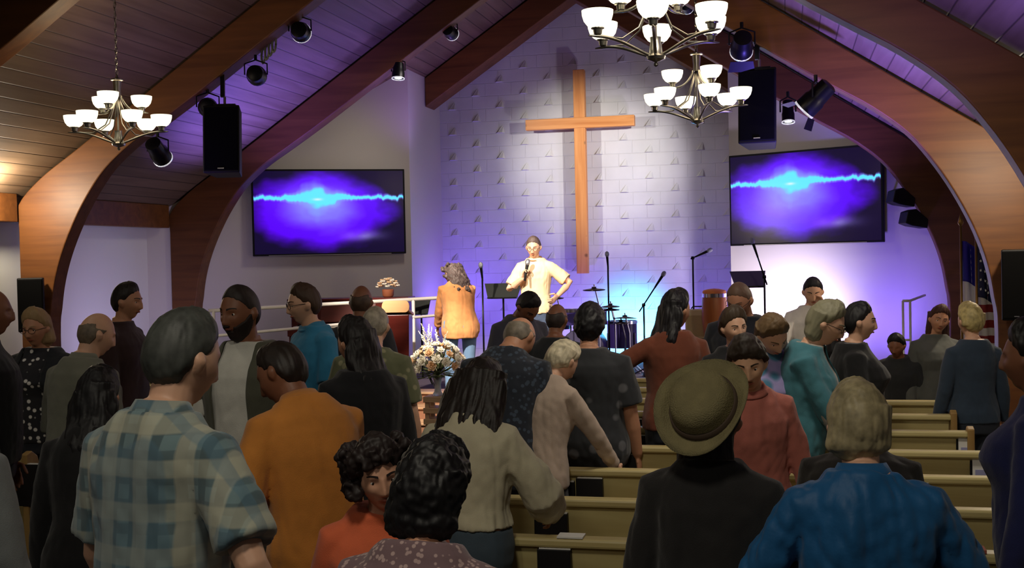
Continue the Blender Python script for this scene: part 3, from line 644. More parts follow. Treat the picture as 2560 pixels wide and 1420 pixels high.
music_stand(stage_pt(1258, 770, 13.7), 'wide black music stand between the two people on the stage', R(4), .46, .2, 1.13, -24)
music_stand(stage_pt(1872, 730, 13.8), 'violet-grey music stand on the right part of the stage', R(14), .42, .22, 1.22, -30, mat('stand_violet_grey', (84, 76, 104), .4, .4))
# microphones on stands
def mic_stand(loc, ht, label, boom=None, lit=False, head=(0, 0, .0)):
    t = thing('microphone_stand', label, 'microphone stand', loc, 0, 'microphone stands on the stage')
    MB().tube([(0, 0, .03), (0, 0, ht)], .011, 8).build('pole', M_blackm, t, smooth=True)
    for k in range(3): a = R(30 + 120 * k); MB().tube([(0, 0, .14), (.28 * math.cos(a), .28 * math.sin(a), .012)], .008, 6).build('leg', M_blackm, t)
    e = Vector((0, 0, ht))
    if boom:
        b0 = e - Vector(boom) * .35; b1 = e + Vector(boom); MB().tube([b0, b1], .009, 6).build('boom_arm', M_blackm, t); e = b1
        MB().lathe([(.018, -.02), (.022, 0), (.018, .02)], (0, 0, ht), 10, (1, 0, 0)).build('clutch', M_blackm, t)
    d = (Vector(boom).normalized() if boom else Vector((0, -.35, .9)).normalized())
    MB().lathe([(.010, -.04), (.012, 0), (.017, .12), (.018, .13)], e, 12, d).build('microphone_body', M_blackm, t, smooth='auto')
    MB().lathe([(.018, .13), (.026, .145), (.028, .165), (.024, .185), (.012, .198), (.001, .2)], e, 12, d).build('microphone_head', mat('mic_mesh', (150, 152, 160), .4, .7, bump=.5, bump_s=600), t, smooth=True)
mic_stand(stage_pt(1208, 800, 13.3), 1.30, 'chrome-headed microphone on a stand beside the woman in the orange jacket')
mic_stand(stage_pt(1522, 780, 14.9), 1.40, 'thin microphone stand behind the drum kit, right of the cross foot')
mic_stand(stage_pt(1734, 760, 14.6), 1.48, 'tall microphone stand with a bright tip right of the drums', (.07, -.02, .03))
mic_stand(stage_pt(1610, 800, 14.2), .92, 'boom microphone slanting up over the cymbals', (.16, 0, .24))
mic_stand(stage_pt(1912, 760, 13.6), 1.25, 'microphone on a gooseneck stand in front of the bright lilac wall', (-.08, -.02, .26))
# drum kit
c = stage_pt(1462, 800, 15.2); dk = thing('drum_kit', 'drum kit with dark cymbals in front of the block wall, right of the cross foot', 'drum kit', c)
M_drum = mat('drum_shell', (46, 34, 92), .3); M_skin = mat('drum_skin', (58, 52, 86), .6); M_cym = mat('cymbal_bronze', (52, 44, 56), .3, .8)
def drum(x, y, z, r, h_, name, ax=(0, 0, 1)):
    m = MB().lathe([(r, 0), (r, h_)], (x, y, z), 24, ax).build(name, M_drum, dk, smooth='auto')
    MB().lathe([(r * 1.03, h_ - .02), (r * 1.03, h_ + .006), (r * .98, h_ + .006), (.001, h_ + .004)], (x, y, z), 24, ax).build('drum_head', M_skin, m)
    MB().lathe([(r * 1.04, h_ - .03), (r * 1.04, h_ + .01), (r * .99, h_ + .01)], (x, y, z), 24, ax, cap=False).build('hoop', M_chrome, m, smooth='auto')
drum(0, .2, .3, .28, -.4, 'bass_drum', (0, 1, 0)); drum(-.2, .05, .62, .15, .2, 'rack_tom'); drum(.14, .05, .62, .15, .2, 'rack_tom'); drum(.46, .25, .3, .2, .35, 'floor_tom'); drum(-.42, .3, .55, .17, .13, 'snare_drum')
for k in (-1, 1): MB().tube([(k * .2 + (.0), .05, .3), (k * .2, .05, .64)], .012).build('tom_mount', M_chrome, dk)
for k in range(3): a = R(90 + 120 * k); MB().tube([(.46 + .21 * math.cos(a), .25 + .21 * math.sin(a), 0), (.46 + .21 * math.cos(a), .25 + .21 * math.sin(a), .5)], .009).build('floor_tom_leg', M_chrome, dk)
MB().tube([(-.42, .3, 0), (-.42, .3, .55)], .012).build('snare_post', M_chrome, dk)
def cymbal(px, py, r, tilt=5, z0=0):
    p = at(px, py, 14.8) - c; q = Quaternion((1, 0, 0), R(tilt))
    MB().lathe([(r, -.008), (r * .5, .004), (r * .2, .012), (.03, .03), (.001, .034), (.001, .03), (.028, .026), (r * .2, .008), (r * .5, 0), (r, -.012)], p, 28, q @ Vector((0, 0, 1))).build('cymbal', M_cym, dk, smooth=True)
    s = MB().tube([(p.x + .05, p.y + .05, .02), (p.x + .05, p.y + .05, max(.1, p.z - .2)), (p.x, p.y, p.z + .06)], .009, 6)
    for k in range(3): a = R(30 + 120 * k); s.tube([(p.x + .05, p.y + .05, .2), (p.x + .05 + .2 * math.cos(a), p.y + .05 + .2 * math.sin(a), .01)], .007, 5)
    s.build('cymbal_stand', M_chrome, dk)
cymbal(1485, 723, .145, 4); cymbal(1526, 765, .12, 3); cymbal(1526, 773, .12, 3); cymbal(1562, 794, .16, -4); cymbal(1552, 806, .1, 2); cymbal(1390, 744, .10, 6)
# conga and amplifier
p = stage_pt(1786, 760, 14.3); t = thing('conga_drum', 'orange wooden conga drum near the right chancel corner', 'drum', p)
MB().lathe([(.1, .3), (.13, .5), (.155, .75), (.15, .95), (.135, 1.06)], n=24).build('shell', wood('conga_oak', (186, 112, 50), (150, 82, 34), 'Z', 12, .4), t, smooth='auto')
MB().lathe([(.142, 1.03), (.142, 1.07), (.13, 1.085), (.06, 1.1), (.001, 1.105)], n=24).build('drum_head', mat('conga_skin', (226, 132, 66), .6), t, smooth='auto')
MB().lathe([(.148, 1.0), (.148, 1.045), (.138, 1.05)], n=24, cap=False).build('hoop', M_chrome, t, smooth='auto')
for k in range(3): a = R(90 + 120 * k); MB().tube([(.1 * math.cos(a), .1 * math.sin(a), .5), (.2 * math.cos(a), .2 * math.sin(a), .01)], .012).build('leg', M_chrome, t)
p = stage_pt(1746, 850, 14.6); t = thing('guitar_amplifier', 'small tan guitar amplifier on a box behind the woman in the rust top', 'amplifier', p)
MB().box((0, 0, .66), (.3, .22, .36)).build('cabinet', mat('amp_tweed', (196, 178, 140), .7), t, bevel=.012)
MB().box((0, -.115, .64), (.25, .012, .26)).build('grille', mat('amp_grille', (172, 150, 108), .9, bump=.5, bump_s=300), t)
MB().box((0, .0, .24), (.34, .3, .48)).build('base_box', M_black, t, bevel=.01)
MB().tube([(-.08, 0, .85), (-.06, 0, .875), (.06, 0, .875), (.08, 0, .85)], .008).build('handle', M_black, t)
p = at(1618, 935, 12.0); t = thing('storage_box', 'white box with tangled cables on top standing before the stage', 'box', (p.x, 12.4, 0))
MB().box((0, 0, .26), (.5, .36, .52)).build('body', mat('white_box', (230, 228, 224), .6), t, bevel=.01); MB().box((0, 0, .535), (.53, .39, .03)).build('lid', mat('white_box', (0, 0, 0)), t, bevel=.008)
t = thing('cable_pile', 'loose pile of cables heaped on the white box', 'cable', (p.x, 12.4, .555)); m = MB(); rnd = random.Random(5)
P = [Vector((rnd.uniform(-.2, .2), rnd.uniform(-.12, .12), .012 + .035 * rnd.random())) for _ in range(46)]
Q = []
for i in range(len(P) - 1):
    for q in (0, .25, .5, .75): Q.append(P[i].lerp(P[i + 1], q) + Vector((.03 * math.sin(i + q * 6), .03 * math.cos(i * 2 + q * 6), .008)))
m.tube(Q, .007, 6).build('cable_loops', mat('cable_violet_black', (40, 34, 60), .5), t, smooth=True)
# stage monitor wedge
p = stage_pt(1180, 900, 13.15); t = thing('floor_monitor', 'low dark wedge monitor on the stage edge behind the flowers', 'loudspeaker', p, R(5))
MB().prism([(-.2, 0), (.2, 0), (.2, .16), (.0, .3), (-.2, .2)], lambda u, v, d: (d, u, v), -.27, .27).build('cabinet', M_black, t, bevel=.01)
MB().box((0, .105, .235), (.48, .26, .01), Matrix.Rotation(R(-35), 3, 'X')).build('grille', M_grille, t)
# white chair-like stool with light blue jeans handled by person; flags
def flag(px, py_top, Y, label, kind):
    p = at_y(px, py_top, Y); t = thing('flag', label, 'flag', (p.x, Y, 0), 0, 'flags on poles'); H = p.z
    MB().tube([(0, 0, .05), (0, 0, H + .1)], .013, 8).build('pole', mat('gold_pole', (150, 116, 60), .4, .7), t, smooth=True)
    MB().lathe([(.16, 0), (.15, .04), (.03, .07), (.02, .12)], n=20).build('base', M_blackm, t, smooth='auto')
    MB().lathe([(.013, 0), (.03, .03), (.02, .07), (.001, .13)], (0, 0, H + .1), 12).build('finial', mat('gold_pole', (0, 0, 0)), t, smooth=True)
    def cloth(z0, z1, u0, u1, off=0):
        nu, nz = 14, 18; rows = []
        for j in range(nz + 1):
            q = j / nz; z = H - .05 - (z0 + (z1 - z0) * q); row = []
            for i in range(nu + 1):
                u = u0 + (u1 - u0) * i / nu; sway = u * .26 * (1 + .25 * (H - z)); dr = .35 * u * u
                row.append(Vector((sway + .012, .045 * math.sin(u * 17 + z * 1.5) - off, z - dr)))
            rows.append(row)
        m = MB(); vs = [p_ for r_ in rows for p_ in r_]; n = len(vs); vs2 = [v + Vector((0, .006, 0)) for v in vs]; W_ = nu + 1
        f = [(j * W_ + i, j * W_ + i + 1, (j + 1) * W_ + i + 1, (j + 1) * W_ + i) for j in range(nz) for i in range(nu)]
        bd = [(i, i + 1) for i in range(nu)] + [(nz * W_ + i + 1, nz * W_ + i) for i in range(nu)] + [((j + 1) * W_, j * W_) for j in range(nz)] + [(j * W_ + nu, (j + 1) * W_ + nu) for j in range(nz)]
        m.add(vs + vs2, f + [tuple(k + n for k in reversed(x)) for x in f] + [(a, b__, b__ + n, a + n) for a, b__ in bd]); return m
    if kind == 'white':
        cloth(0, 1.1, 0, 1).build('cloth', mat('flag_white', (226, 222, 226), .8), t, smooth=True)
        cloth(0, .40, 0, .62, .006).build('canton', mat('flag_blue', (40, 30, 150), .8), t, smooth=True)
    else:
        mm = mat('flag_stripes', (150, 30, 30), .8); nt, b = nodes(mm); N = nt.nodes.new; L = nt.links.new
        tc = N('ShaderNodeTexCoord'); wv = N('ShaderNodeTexWave'); wv.bands_direction = 'Z'; wv.inputs['Scale'].default_value = 2.1; L(tc.outputs['Object'], wv.inputs[0])
        r = N('ShaderNodeValToRGB'); r.color_ramp.interpolation = 'CONSTANT'; r.color_ramp.elements[0].color = (*lin((120, 28, 24)), 1); r.color_ramp.elements[1].position = .5; r.color_ramp.elements[1].color = (*lin((190, 184, 178)), 1)
        L(wv.outputs['Fac'], r.inputs[0]); L(r.outputs[0], b.inputs['Base Color'])
        cloth(0, 1.15, 0, 1).build('cloth', mm, t, smooth=True)
        cn = cloth(0, .5, 0, .55, .006).build('canton', mat('flag_navy', (22, 24, 60), .8), t, smooth=True); m = MB()
        for j in range(5):
            for i in range(4):
                u = .08 + .13 * i; zz = .06 + .09 * j; z = H - .05 - zz; cpt = Vector((u * .26 * (1 + .25 * (H - z)) + .012, .045 * math.sin(u * 17 + z * 1.5) - .012, z - .35 * u * u))
                P = [cpt + Vector((rr * math.sin(a), 0, rr * math.cos(a))) for a, rr in ((2 * math.pi * k / 10, .016 if k % 2 == 0 else .007) for k in range(10))]
                m.add(P + [x + Vector((0, .003, 0)) for x in P], [tuple(range(10)), tuple(range(19, 9, -1))])
        m.build('stars', M_page, cn)
flag(2402, 590, 12.3, 'white flag with a blue canton hanging beside the right arch leg', 'white')
flag(2440, 600, 11.9, 'dark striped flag with a starred canton nearest the right arch edge', 'dark')

# ================================================================= PEOPLE
def smooth01(a, b, x): t = max(0, min(1, (x - a) / (b - a))); return t * t * (3 - 2 * t)
def gs(x, s): return math.exp(-(x / s) ** 2)
def head_pt(d, fem=False, age=0):
    "point of the head surface in unit direction d (x side, y front, z up); metres, origin at eye height"
    x, y, z = d.x * .075, d.y * .094, d.z * .118
    lo = smooth01(.0, -.11, z)
    x *= 1 - (.30 if fem else .22) * lo - .05 * smooth01(.05, .118, z)
    if y < 0: y *= 1 - .32 * smooth01(-.01, -.1, z); y *= 1 + .03 * smooth01(-.02, .05, z)
    else:
        y *= 1 - .05 * lo
        f = smooth01(0, .5, d.y)
        y += f * (.007 * gs(z + .10, .022) * gs(x, .028) - .004 * gs(z + .078, .008) * gs(x, .03))                      # chin
        y += f * (.007 * gs(z + .062, .007) * gs(x, .024) - .0035 * gs(z + .0615, .0022) * gs(x, .022))                   # lips
        y += f * (.005 * gs(z - .024, .009) * gs(abs(x) - .026, .02))                                                  # brow
        y -= f * (.0105 * gs(z - .003, .0115) * gs(abs(x) - .031, .015))                                                # sockets
        y += f * .0045 * gs(z + .028, .017) * gs(abs(x) - .043, .017)                                                   # cheeks
        if -.052 < z < .02:
            q = max(0, min(1, (.02 - z) / .055)); tip = smooth01(-.052, -.040, z)
            y += f * (.005 + .019 * q) * tip * gs(x, .0075 + .0045 * q)                                                # nose
            y += f * .007 * gs(z + .038, .008) * gs(abs(x) - .012, .006)
    return Vector((x, y, z))
def sph(nl, nm):
    P = [Vector((0, 0, 1))]
    for i in range(1, nl):
        th = math.pi * i / nl
        for j in range(nm): ph = 2 * math.pi * j / nm; P.append(Vector((math.sin(th) * math.sin(ph), math.sin(th) * math.cos(ph), math.cos(th))))
    P.append(Vector((0, 0, -1))); F = [(0, 1 + j, 1 + (j + 1) % nm) for j in range(nm)]
    for i in range(nl - 2):
        for j in range(nm): k = (j + 1) % nm; F.append((1 + i * nm + j, 1 + (i + 1) * nm + j, 1 + (i + 1) * nm + k, 1 + i * nm + k))
    b = 1 + (nl - 2) * nm; F += [(len(P) - 1, b + (j + 1) % nm, b + j) for j in range(nm)]
    return P, F
SPH = sph(64, 84); SPHs = sph(36, 48)
HL = [(0, .073), (30, .070), (50, .052), (68, .034), (80, .006), (92, .004), (100, -.02), (125, -.07), (150, -.085), (180, -.09)]
def hairline(phi, shift=0):
    for (a, u), (b, v) in zip(HL, HL[1:]):
        if phi <= b: return u + (v - u) * (phi - a) / (b - a)
    return HL[-1][1]
def interp(tab, x):
    if x <= tab[0][0]: return tab[0][1]
    for (a, u), (b, v) in zip(tab, tab[1:]):
        if x <= b: return u + (v - u) * (x - a) / (b - a)
    return tab[-1][1]

def voxel_mesh(mb, vox, smooth_it=2, fac=.5):
    me = mb.mesh('tmp'); o = bpy.data.objects.new('tmp', me); COL.objects.link(o)
    r = o.modifiers.new('r', 'REMESH'); r.mode = 'VOXEL'; r.voxel_size = vox; r.use_smooth_shade = True
    if smooth_it: s = o.modifiers.new('s', 'SMOOTH'); s.iterations = smooth_it; s.factor = fac
    dg = bpy.context.evaluated_depsgraph_get(); out = bpy.data.meshes.new_from_object(o.evaluated_get(dg))
    bpy.data.objects.remove(o); bpy.data.meshes.remove(me); return out
def displace(me, fn):
    n = len(me.vertices); co = np.empty(n * 3); me.vertices.foreach_get('co', co); no = np.empty(n * 3); me.vertex_normals.foreach_get('vector', no)
    co = co.reshape(-1, 3); no = no.reshape(-1, 3)
    d = np.array([fn(co[i], no[i]) for i in range(n)]); co += no * d[:, None]; me.vertices.foreach_set('co', co.ravel()); me.update()
def ring(c, u, v, a, b, n=20, sq=2.3):
    P = []
    for k in range(n):
        t = 2 * math.pi * k / n; ct, st = math.cos(t), math.sin(t)
        P.append(c + u * (a * math.copysign(abs(ct) ** (2 / sq), ct)) + v * (b * math.copysign(abs(st) ** (2 / sq), st)))
    return P

SKIN = {}
def skin(c):
    k = 'skin_%d_%d_%d' % c
    return mat(k, c, .5, noise_s=14, noise_a=.06)
REPORT = []
def person(label, px, py, D, heading, lean=0, side=0, fem=False, sit=False, build=1.0, head=(0, 0, 0), twist=0,
           arms=None, skinc=(190, 140, 112), hair=('short', (60, 45, 35)), shirt=None, sleeve='short', hem=.86, trousers=(40, 44, 54), brim=1.0, hat_tilt=0,
           jacket=None, beard=None, glasses=False, collar=False, face=False, vox=.0085, stature=None, base=0.0, hat=False, snap=None, fold=1.0,
           shoes=(30, 26, 24), neckw=1.0, mask_hair=None, pxz=None, curl=40):
    """px,py = photo pixel of the top of the head at depth D; heading 0 = facing the stage, + turns left. All body dims for 1.76 m."""
    zoff = -.44 if sit else 0.0
    b_ = build; fw = .92 if fem else 1.0
    lr, LB, ZH = R(lean), .46, .92
    Ms = Matrix.Rotation(R(side), 3, 'Y')
    def B(x, y, z, ret=False):
        if z <= ZH: p = Vector((x, y, z)); f = Matrix.Identity(3)
        else:
            L = z - ZH; t = min(L / LB, 1); a = lr * t; tw = R(twist) * t
            cy = (LB / lr * (1 - math.cos(a)) if abs(lr) > 1e-4 else 0); cz = (LB / lr * math.sin(a) if abs(lr) > 1e-4 else min(L, LB))
            up = Vector((0, math.sin(a), math.cos(a))); fwd = Vector((0, math.cos(a), -math.sin(a)))
            c = Vector((0, cy, ZH + cz)) + up * max(0, L - LB)
            X = Vector((math.cos(tw), 0, 0)) + fwd * math.sin(tw); Y = fwd * math.cos(tw) - Vector((math.sin(tw), 0, 0))
            p = c + X * x + Y * y; f = Matrix((X, Y, up)).transposed()
        q = Vector((0, 0, ZH)) + Ms @ (p - Vector((0, 0, ZH))) if z > ZH else p
        if z > ZH: f = Ms @ f
        q = q + Vector((0, -.13 * math.sin(lr) if not sit else 0, zoff)); return (q, f) if ret else q
    def bring(z, a, b, oy=0, infl=0, sq=2.4, n=22):
        c, f = B(0, oy, z, True); return ring(c, f.col[0], f.col[1], a + infl, b + infl, n, sq)
    bust = .022 if fem else 0
    TZ = [(.80, .150, .105, -.01), (.88, .172, .118, -.012), (.95, .172, .118, -.008), (1.02, .158, .108, 0), (1.10, .150 if not fem else .138, .104, .004), (1.18, .155 if not fem else .142, .108, .008),
          (1.27, .168 * fw, .118 + bust, .012 + bust * .7), (1.34, .176 * fw, .116 + bust * .5, .006 + bust * .3), (1.395, .160 * fw, .098, -.008), (1.43, .136 * fw, .086, -.016), (1.462, .108, .074, -.020), (1.49, .085, .067, -.016), (1.515, .067, .063, -.010)]
    def torso(mb, z0, z1, infl, flare=0):
        rs = []
        for k, (z, a, b, oy) in enumerate(TZ):
            if z0 - 1e-6 <= z <= z1 + 1e-6:
                fx = b_ if z < 1.41 else 1 + (b_ - 1) * .4
                belly = (b_ - 1) * .10 * gs(z - 1.08, .14); e = infl + flare * max(0, (1.05 - z) * .6)
                rs.append(bring(z, a * fx, b * fx + belly, oy + belly * .6, e))
        mb.rings(rs)
    hx = .088 * b_
    # ---- joints
    legs = []
    for s in (-1, 1):
        hip = Vector((s * hx, -.01, .90 + zoff)) if not sit else Vector((s * hx, 0, .50))
        back = -.13 * math.sin(lr) if not sit else 0
        hip.y += back
        if sit: knee = Vector((s * (hx + .03), .42, .49)); ank = Vector((s * (hx + .03), .40, .09))
        else: knee = Vector((s * (hx + .012), .02 + back * .5, .49)); ank = Vector((s * (hx + .02), -.03, .09))
        legs.append((s, hip, knee, ank))
    shd = []; arms = arms or {}
    for s, key in ((-1, 'l'), (1, 'r')):
        S = B(s * .163 * fw * (1 + (b_ - 1) * .6), -.012, 1.388); spec = arms.get(key, None)
        if spec is None: spec = dict(t=B(s * (.25 + .06 * (b_ - 1)), .06, .86) if lean < 25 else S + Vector((s * .03, .06, -.52)), h=(s * .5, -1, 0))
        T = spec['t']; T = Vector(T) if not callable(T) else T(B)
        T = Vector(T); l1, l2 = .285, .255; d = T - S; L = min(d.length, (l1 + l2) * .995); d = d.normalized(); T = S + d * L
        a = (l1 * l1 - l2 * l2 + L * L) / (2 * L); h = math.sqrt(max(0, l1 * l1 - a * a)); hv = Vector(spec.get('h', (s * .3, -1, 0))); hv = (hv - d * hv.dot(d))
        hv = hv.normalized() if hv.length > 1e-4 else Vector((0, -1, 0)); E_ = S + d * a + hv * h
        shd.append((s, S, E_, T, spec))
    nb, nf = B(0, -.008, 1.485, True); hp, hf = B(0, .012, 1.506, True)
    hq = hf @ (Matrix.Rotation(R(head[0]), 3, 'Z') @ Matrix.Rotation(R(-head[1]), 3, 'X') @ Matrix.Rotation(R(head[2]), 3, 'Y'))
    hc = hp + hq @ Vector((0, .022, .112)); HM = lambda v: hc + hq @ Vector(v)
    # ---- body skin
    m = MB(); dfl = -.008; torso(m, .80, 1.49, dfl)
    nw = .054 * neckw * (.9 if fem else 1.0)
    ax = [nb - nf.col[2] * .03, nb + nf.col[2] * .012, hp - hq.col[2] * .005 + hq.col[1] * .0, HM((0, -.016, -.05)), HM((0, -.012, -.01))]
    m.tube(ax, [nw * 1.18, nw * 1.02, nw, nw, nw * .8], 16, (0, 1, 0))
    P, F = SPH if vox < .0075 else SPHs
    m.add([HM(head_pt(d, fem)) for d in P], F)
    for s in (-1, 1):   # ears
        E0 = [HM(Vector((s * (.073 + .010 * (1 - abs(d.z)) + .006 * d.x * s), -.008 + .018 * d.y - .004 * d.z, -.004 + .031 * d.z)) + Vector((s * d.x * s * .005, 0, 0))) for d in sph(8, 10)[0]]
        m.add(E0, sph(8, 10)[1])
    for s, hip, knee, ank in legs:
        m.tube([hip, hip.lerp(knee, .3), knee, knee.lerp(ank, .3), ank.lerp(knee, .1)], [.078, .07, .052, .05, .035], 12, (0, 1, 0), round_=True)
        m.tube([ank, ank + Vector((0, .02, -.03)), ank + Vector((0, .1, -.05)), ank + Vector((0, .15, -.055))], [.036, .036, .03, .02], 10, (0, 0, 1), round_=True)
    for s, S, E_, T, spec in shd:
        ra = .05 * (1 + (b_ - 1) * .6) * (.88 if fem else 1)
        m.tube([S, S.lerp(E_, .5), E_, E_.lerp(T, .35), T], [ra, ra * .88, ra * .74, ra * .78, ra * .54], 12, (0, 1, 0), round_=True)
        # hand
        fd = Vector(spec['dir']).normalized() if 'dir' in spec else (T - E_).normalized()
        pn = Vector(spec.get('pn', (-s, 0, 0))); pn = (pn - fd * pn.dot(fd)).normalized(); sd = fd.cross(pn).normalized()
        if 'thumb' in spec:
            if sd.dot(Vector(spec['thumb'])) < 0: sd = -sd
        elif sd.y < 0 and not ('pn' in spec): sd = -sd
        g = spec.get('curl', 22); sc_h = .92 if fem else 1
        c0 = T + fd * .01; m.tube([c0, c0 + fd * .03, c0 + fd * .065, c0 + fd * .088], [.024, .036, .040, .036], 12, pn, flat=[.7, .42, .36, .34], round_=False)
        for i, (o, L) in enumerate(((.030, .072), (.0105, .082), (-.0105, .076), (-.031, .060))):
            q = c0 + fd * (.082 - .004 * abs(i - 1)) + sd * o; dd = fd + sd * (o * 1.2); pts = [q - fd * .02]; ang = R(g * .5)
            for j, fl_ in enumerate((.42, .32, .26)):
                q = q + (dd.normalized() * math.cos(ang) + pn * math.sin(ang)) * L * fl_; pts.append(q); ang += R(g)
            m.tube(pts, [.0092, .0088, .008, .0068], 8, pn, round_=True)
        q = c0 + fd * .022 + sd * .03; t1 = (fd * .62 + sd * .7 + pn * .25).normalized(); t2 = (fd * .85 + sd * .25 + pn * (.25 + g / 90)).normalized()
        m.tube([q - sd * .012, q + t1 * .036, q + t1 * .036 + t2 * .03, q + t1 * .036 + t2 * .052], [.013, .011, .0098, .0075], 8, pn, round_=True)
    me = voxel_mesh(m, vox, 1, .4)
    # ---- placement
    top_l = max((HM(head_pt(d, fem)) for d in P), key=lambda v: v.z)
    hr, hcol = hair[0], hair[1]
    ht = {'bald': .0, 'fringe': 0, 'buzz': .005}.get(hr, .018)
    topz = top_l.z + ht
    tgt = at(px, py, D)
    s_ = stature or (tgt.z - base) / topz
    REPORT.append((label[:46], round(s_, 3)))
    Rz = Matrix.Rotation(R(heading), 3, 'Z'); off = Rz @ (Vector((top_l.x, top_l.y, 0)) * s_)
    rx, ry = tgt.x - off.x, tgt.y - off.y
    if snap is None and base == 0 and ry < PY[-1] + .6 and (PXR - PWR / 2 - .1 < rx < PXR + PWR / 2 + .1 or PXL - PWL / 2 - .1 < rx < PXL + PWL / 2 + .1):
        gap = .62 if not sit else .30                                # stand in the gap between two pews, sit on the seat
        y = min((q + gap for q in PY), key=lambda q: abs(q - ry)); D += (y - ry) / .97 if abs(y - ry) < .37 else 0; tgt = at(px, py, D); s_ = stature or (tgt.z - base) / topz
        off = Rz @ (Vector((top_l.x, top_l.y, 0)) * s_)
    root = thing('person', label, 'person', (tgt.x - off.x, tgt.y - off.y, base + (tgt.z - base - topz * s_ if stature else 0)), R(heading)); root.scale = (s_,) * 3
    bo = obj('body', me, skin(skinc), root, smooth=True)
    # ---- head details
    if face:
        for s in (-1, 1):
            e = HM((s * .031, .0665, .002)); q = hq
            eye = MB().lathe([(.001, .0118), (.005, .0108), (.009, .0076), (.0115, .002), (.0115, -.003), (.006, -.009)], e, 14, q @ Vector((0, 1, 0))).build('eye', mat('eye_white', (214, 206, 198), .2), root, smooth=True)
            MB().lathe([(.001, .0128), (.0042, .0122), (.0056, .0108), (.0050, .0100)], e, 12, q @ Vector((0, 1, -.08))).build('iris', mat('iris_dark', (38, 26, 20), .1), eye, smooth=True)
            rw = []
            for lay in (0, 1):
                L_ = []
                for k in range(7):
                    t = k / 6; x = s * (.014 + .036 * t); z = .021 + .006 * math.sin(t * math.pi * .8) + lay * (.007 - .004 * t); y = .094 * math.sqrt(max(.05, 1 - (x / .075) ** 2 - (z / .118) ** 2)) + .0035 * (1 - t) + .003
                    L_.append(HM((x, y, z)))
                rw.append(L_)
            mm = MB(); n_ = hq.col[1] * .004; A_ = rw[0] + rw[1]; mm.add(A_ + [v - n_ * 1.6 for v in A_], [(k, k + 1, k + 8, k + 7) for k in range(6)] + [(k + 14, k + 21, k + 22, k + 15) for k in range(6)] + [(k, k + 14, k + 15, k + 1) for k in range(6)] + [(k + 7, k + 8, k + 22, k + 21) for k in range(6)])
            mm.build('eyebrow', mat('hair_%d_%d_%d' % hcol, hcol, .6), root)
        mm = MB(); rs = []
        for k in range(9):
            t = -1 + k / 4; x = t * .023; y0 = head_pt(Vector((x / .064, .94, -.52)).normalized(), fem).y + .004 - .002 * abs(t)
            hgt = .006 * (1 - t * t * .85); rs.append([HM((x, y0 - .008 * t * t, -.0615 + hgt)), HM((x, y0 + .003 - .008 * t * t, -.0615)), HM((x, y0 - .008 * t * t, -.0615 - hgt)), HM((x, y0 - .006 - .008 * t * t, -.0615))])
        mm.rings(rs).build('lips', mat('lips_%d' % skinc[0], (int(skinc[0] * .8), int(skinc[1] * .58), int(skinc[2] * .55)), .45), root, smooth=True)
    if glasses:
        mm = MB()
        for s in (-1, 1):
            L = [HM((s * .032 + .024 * math.cos(a), .101 + .0 - .006 * abs(s * .032 + .024 * math.cos(a)) / .05, .001 + .018 * math.sin(a))) for a in (2 * math.pi * k / 16 for k in range(17))]; mm.tube(L, .0018, 5)
            mm.tube([HM((s * .056, .092, .004)), HM((s * .076, .05, .008)), HM((s * .08, -.01, .008))], .0018, 5)
        mm.tube([HM((-.009, .103, .004)), HM((0, .106, .007)), HM((.009, .103, .004))], .0018, 5)
        mm.build('glasses', mat('glasses_frame', (20, 18, 18), .3), root)
    # ---- hair
    def shell(fn, noise_a, nz=(55, 55, 9), name='hair', extra=None, vx=None, mt=None, it=1):
        "fn(phi_deg, p) -> thickness or None"
        mm = MB(); Q, Fs = SPH; keep = {}; pts = []; inn = []
        for i, d in enumerate(Q):
            p = head_pt(d, fem); phi = math.degrees(math.atan2(abs(d.x), d.y)); th = fn(phi, p)
            keep[i] = th is not None; th = 0 if th is None else th; r_ = p.normalized()
            pts.append(HM(p + r_ * th)); inn.append(HM(p - r_ * .012))
        fsel = [f for f in Fs if all(keep[k] for k in f)]; ec = {}
        for f in fsel:
            for a, c in zip(f, f[1:] + f[:1]): ec[(a, c)] = 1
        n = len(Q); bd = [e for e in ec if (e[1], e[0]) not in ec]
        mm.add(pts + inn, fsel + [tuple(k + n for k in reversed(f)) for f in fsel] + [(b2, a2, a2 + n, b2 + n) for a2, b2 in bd])
        if extra: extra(mm)
        me = voxel_mesh(mm, vx or max(.0055, vox * .8), it, .5); Hi = hq.transposed()
        if noise_a:
            def dn(co, no):
                q = Hi @ (Vector(co) - hc); return noise_a * (noise.noise(Vector((q.x * nz[0], q.y * nz[1], q.z * nz[2]))) + .5 * noise.noise(Vector((q.x * nz[0] * 2.3, q.y * nz[1] * 2.3, q.z * nz[2] * 1.6 + 5))))
            displace(me, dn)
        return obj(name, me, mt or mat('hair_%d_%d_%d' % hcol, hcol, .55, noise_s=30, noise_a=.35), root, smooth=True)
    def std(th, front=1.0, lift=0):
        def f(phi, p):
            hl = hairline(phi) + lift + .006 * noise.noise(Vector((phi * .09, p.z * 20, 3.1)))
            if p.z < hl or (hat and p.z > .045): return None
            t = min(1, (p.z - hl) / .04 + .08); top = smooth01(.02, .11, p.z)
            return th * t * (1 + (front if phi < 70 else .25) * top * .6)
        return f
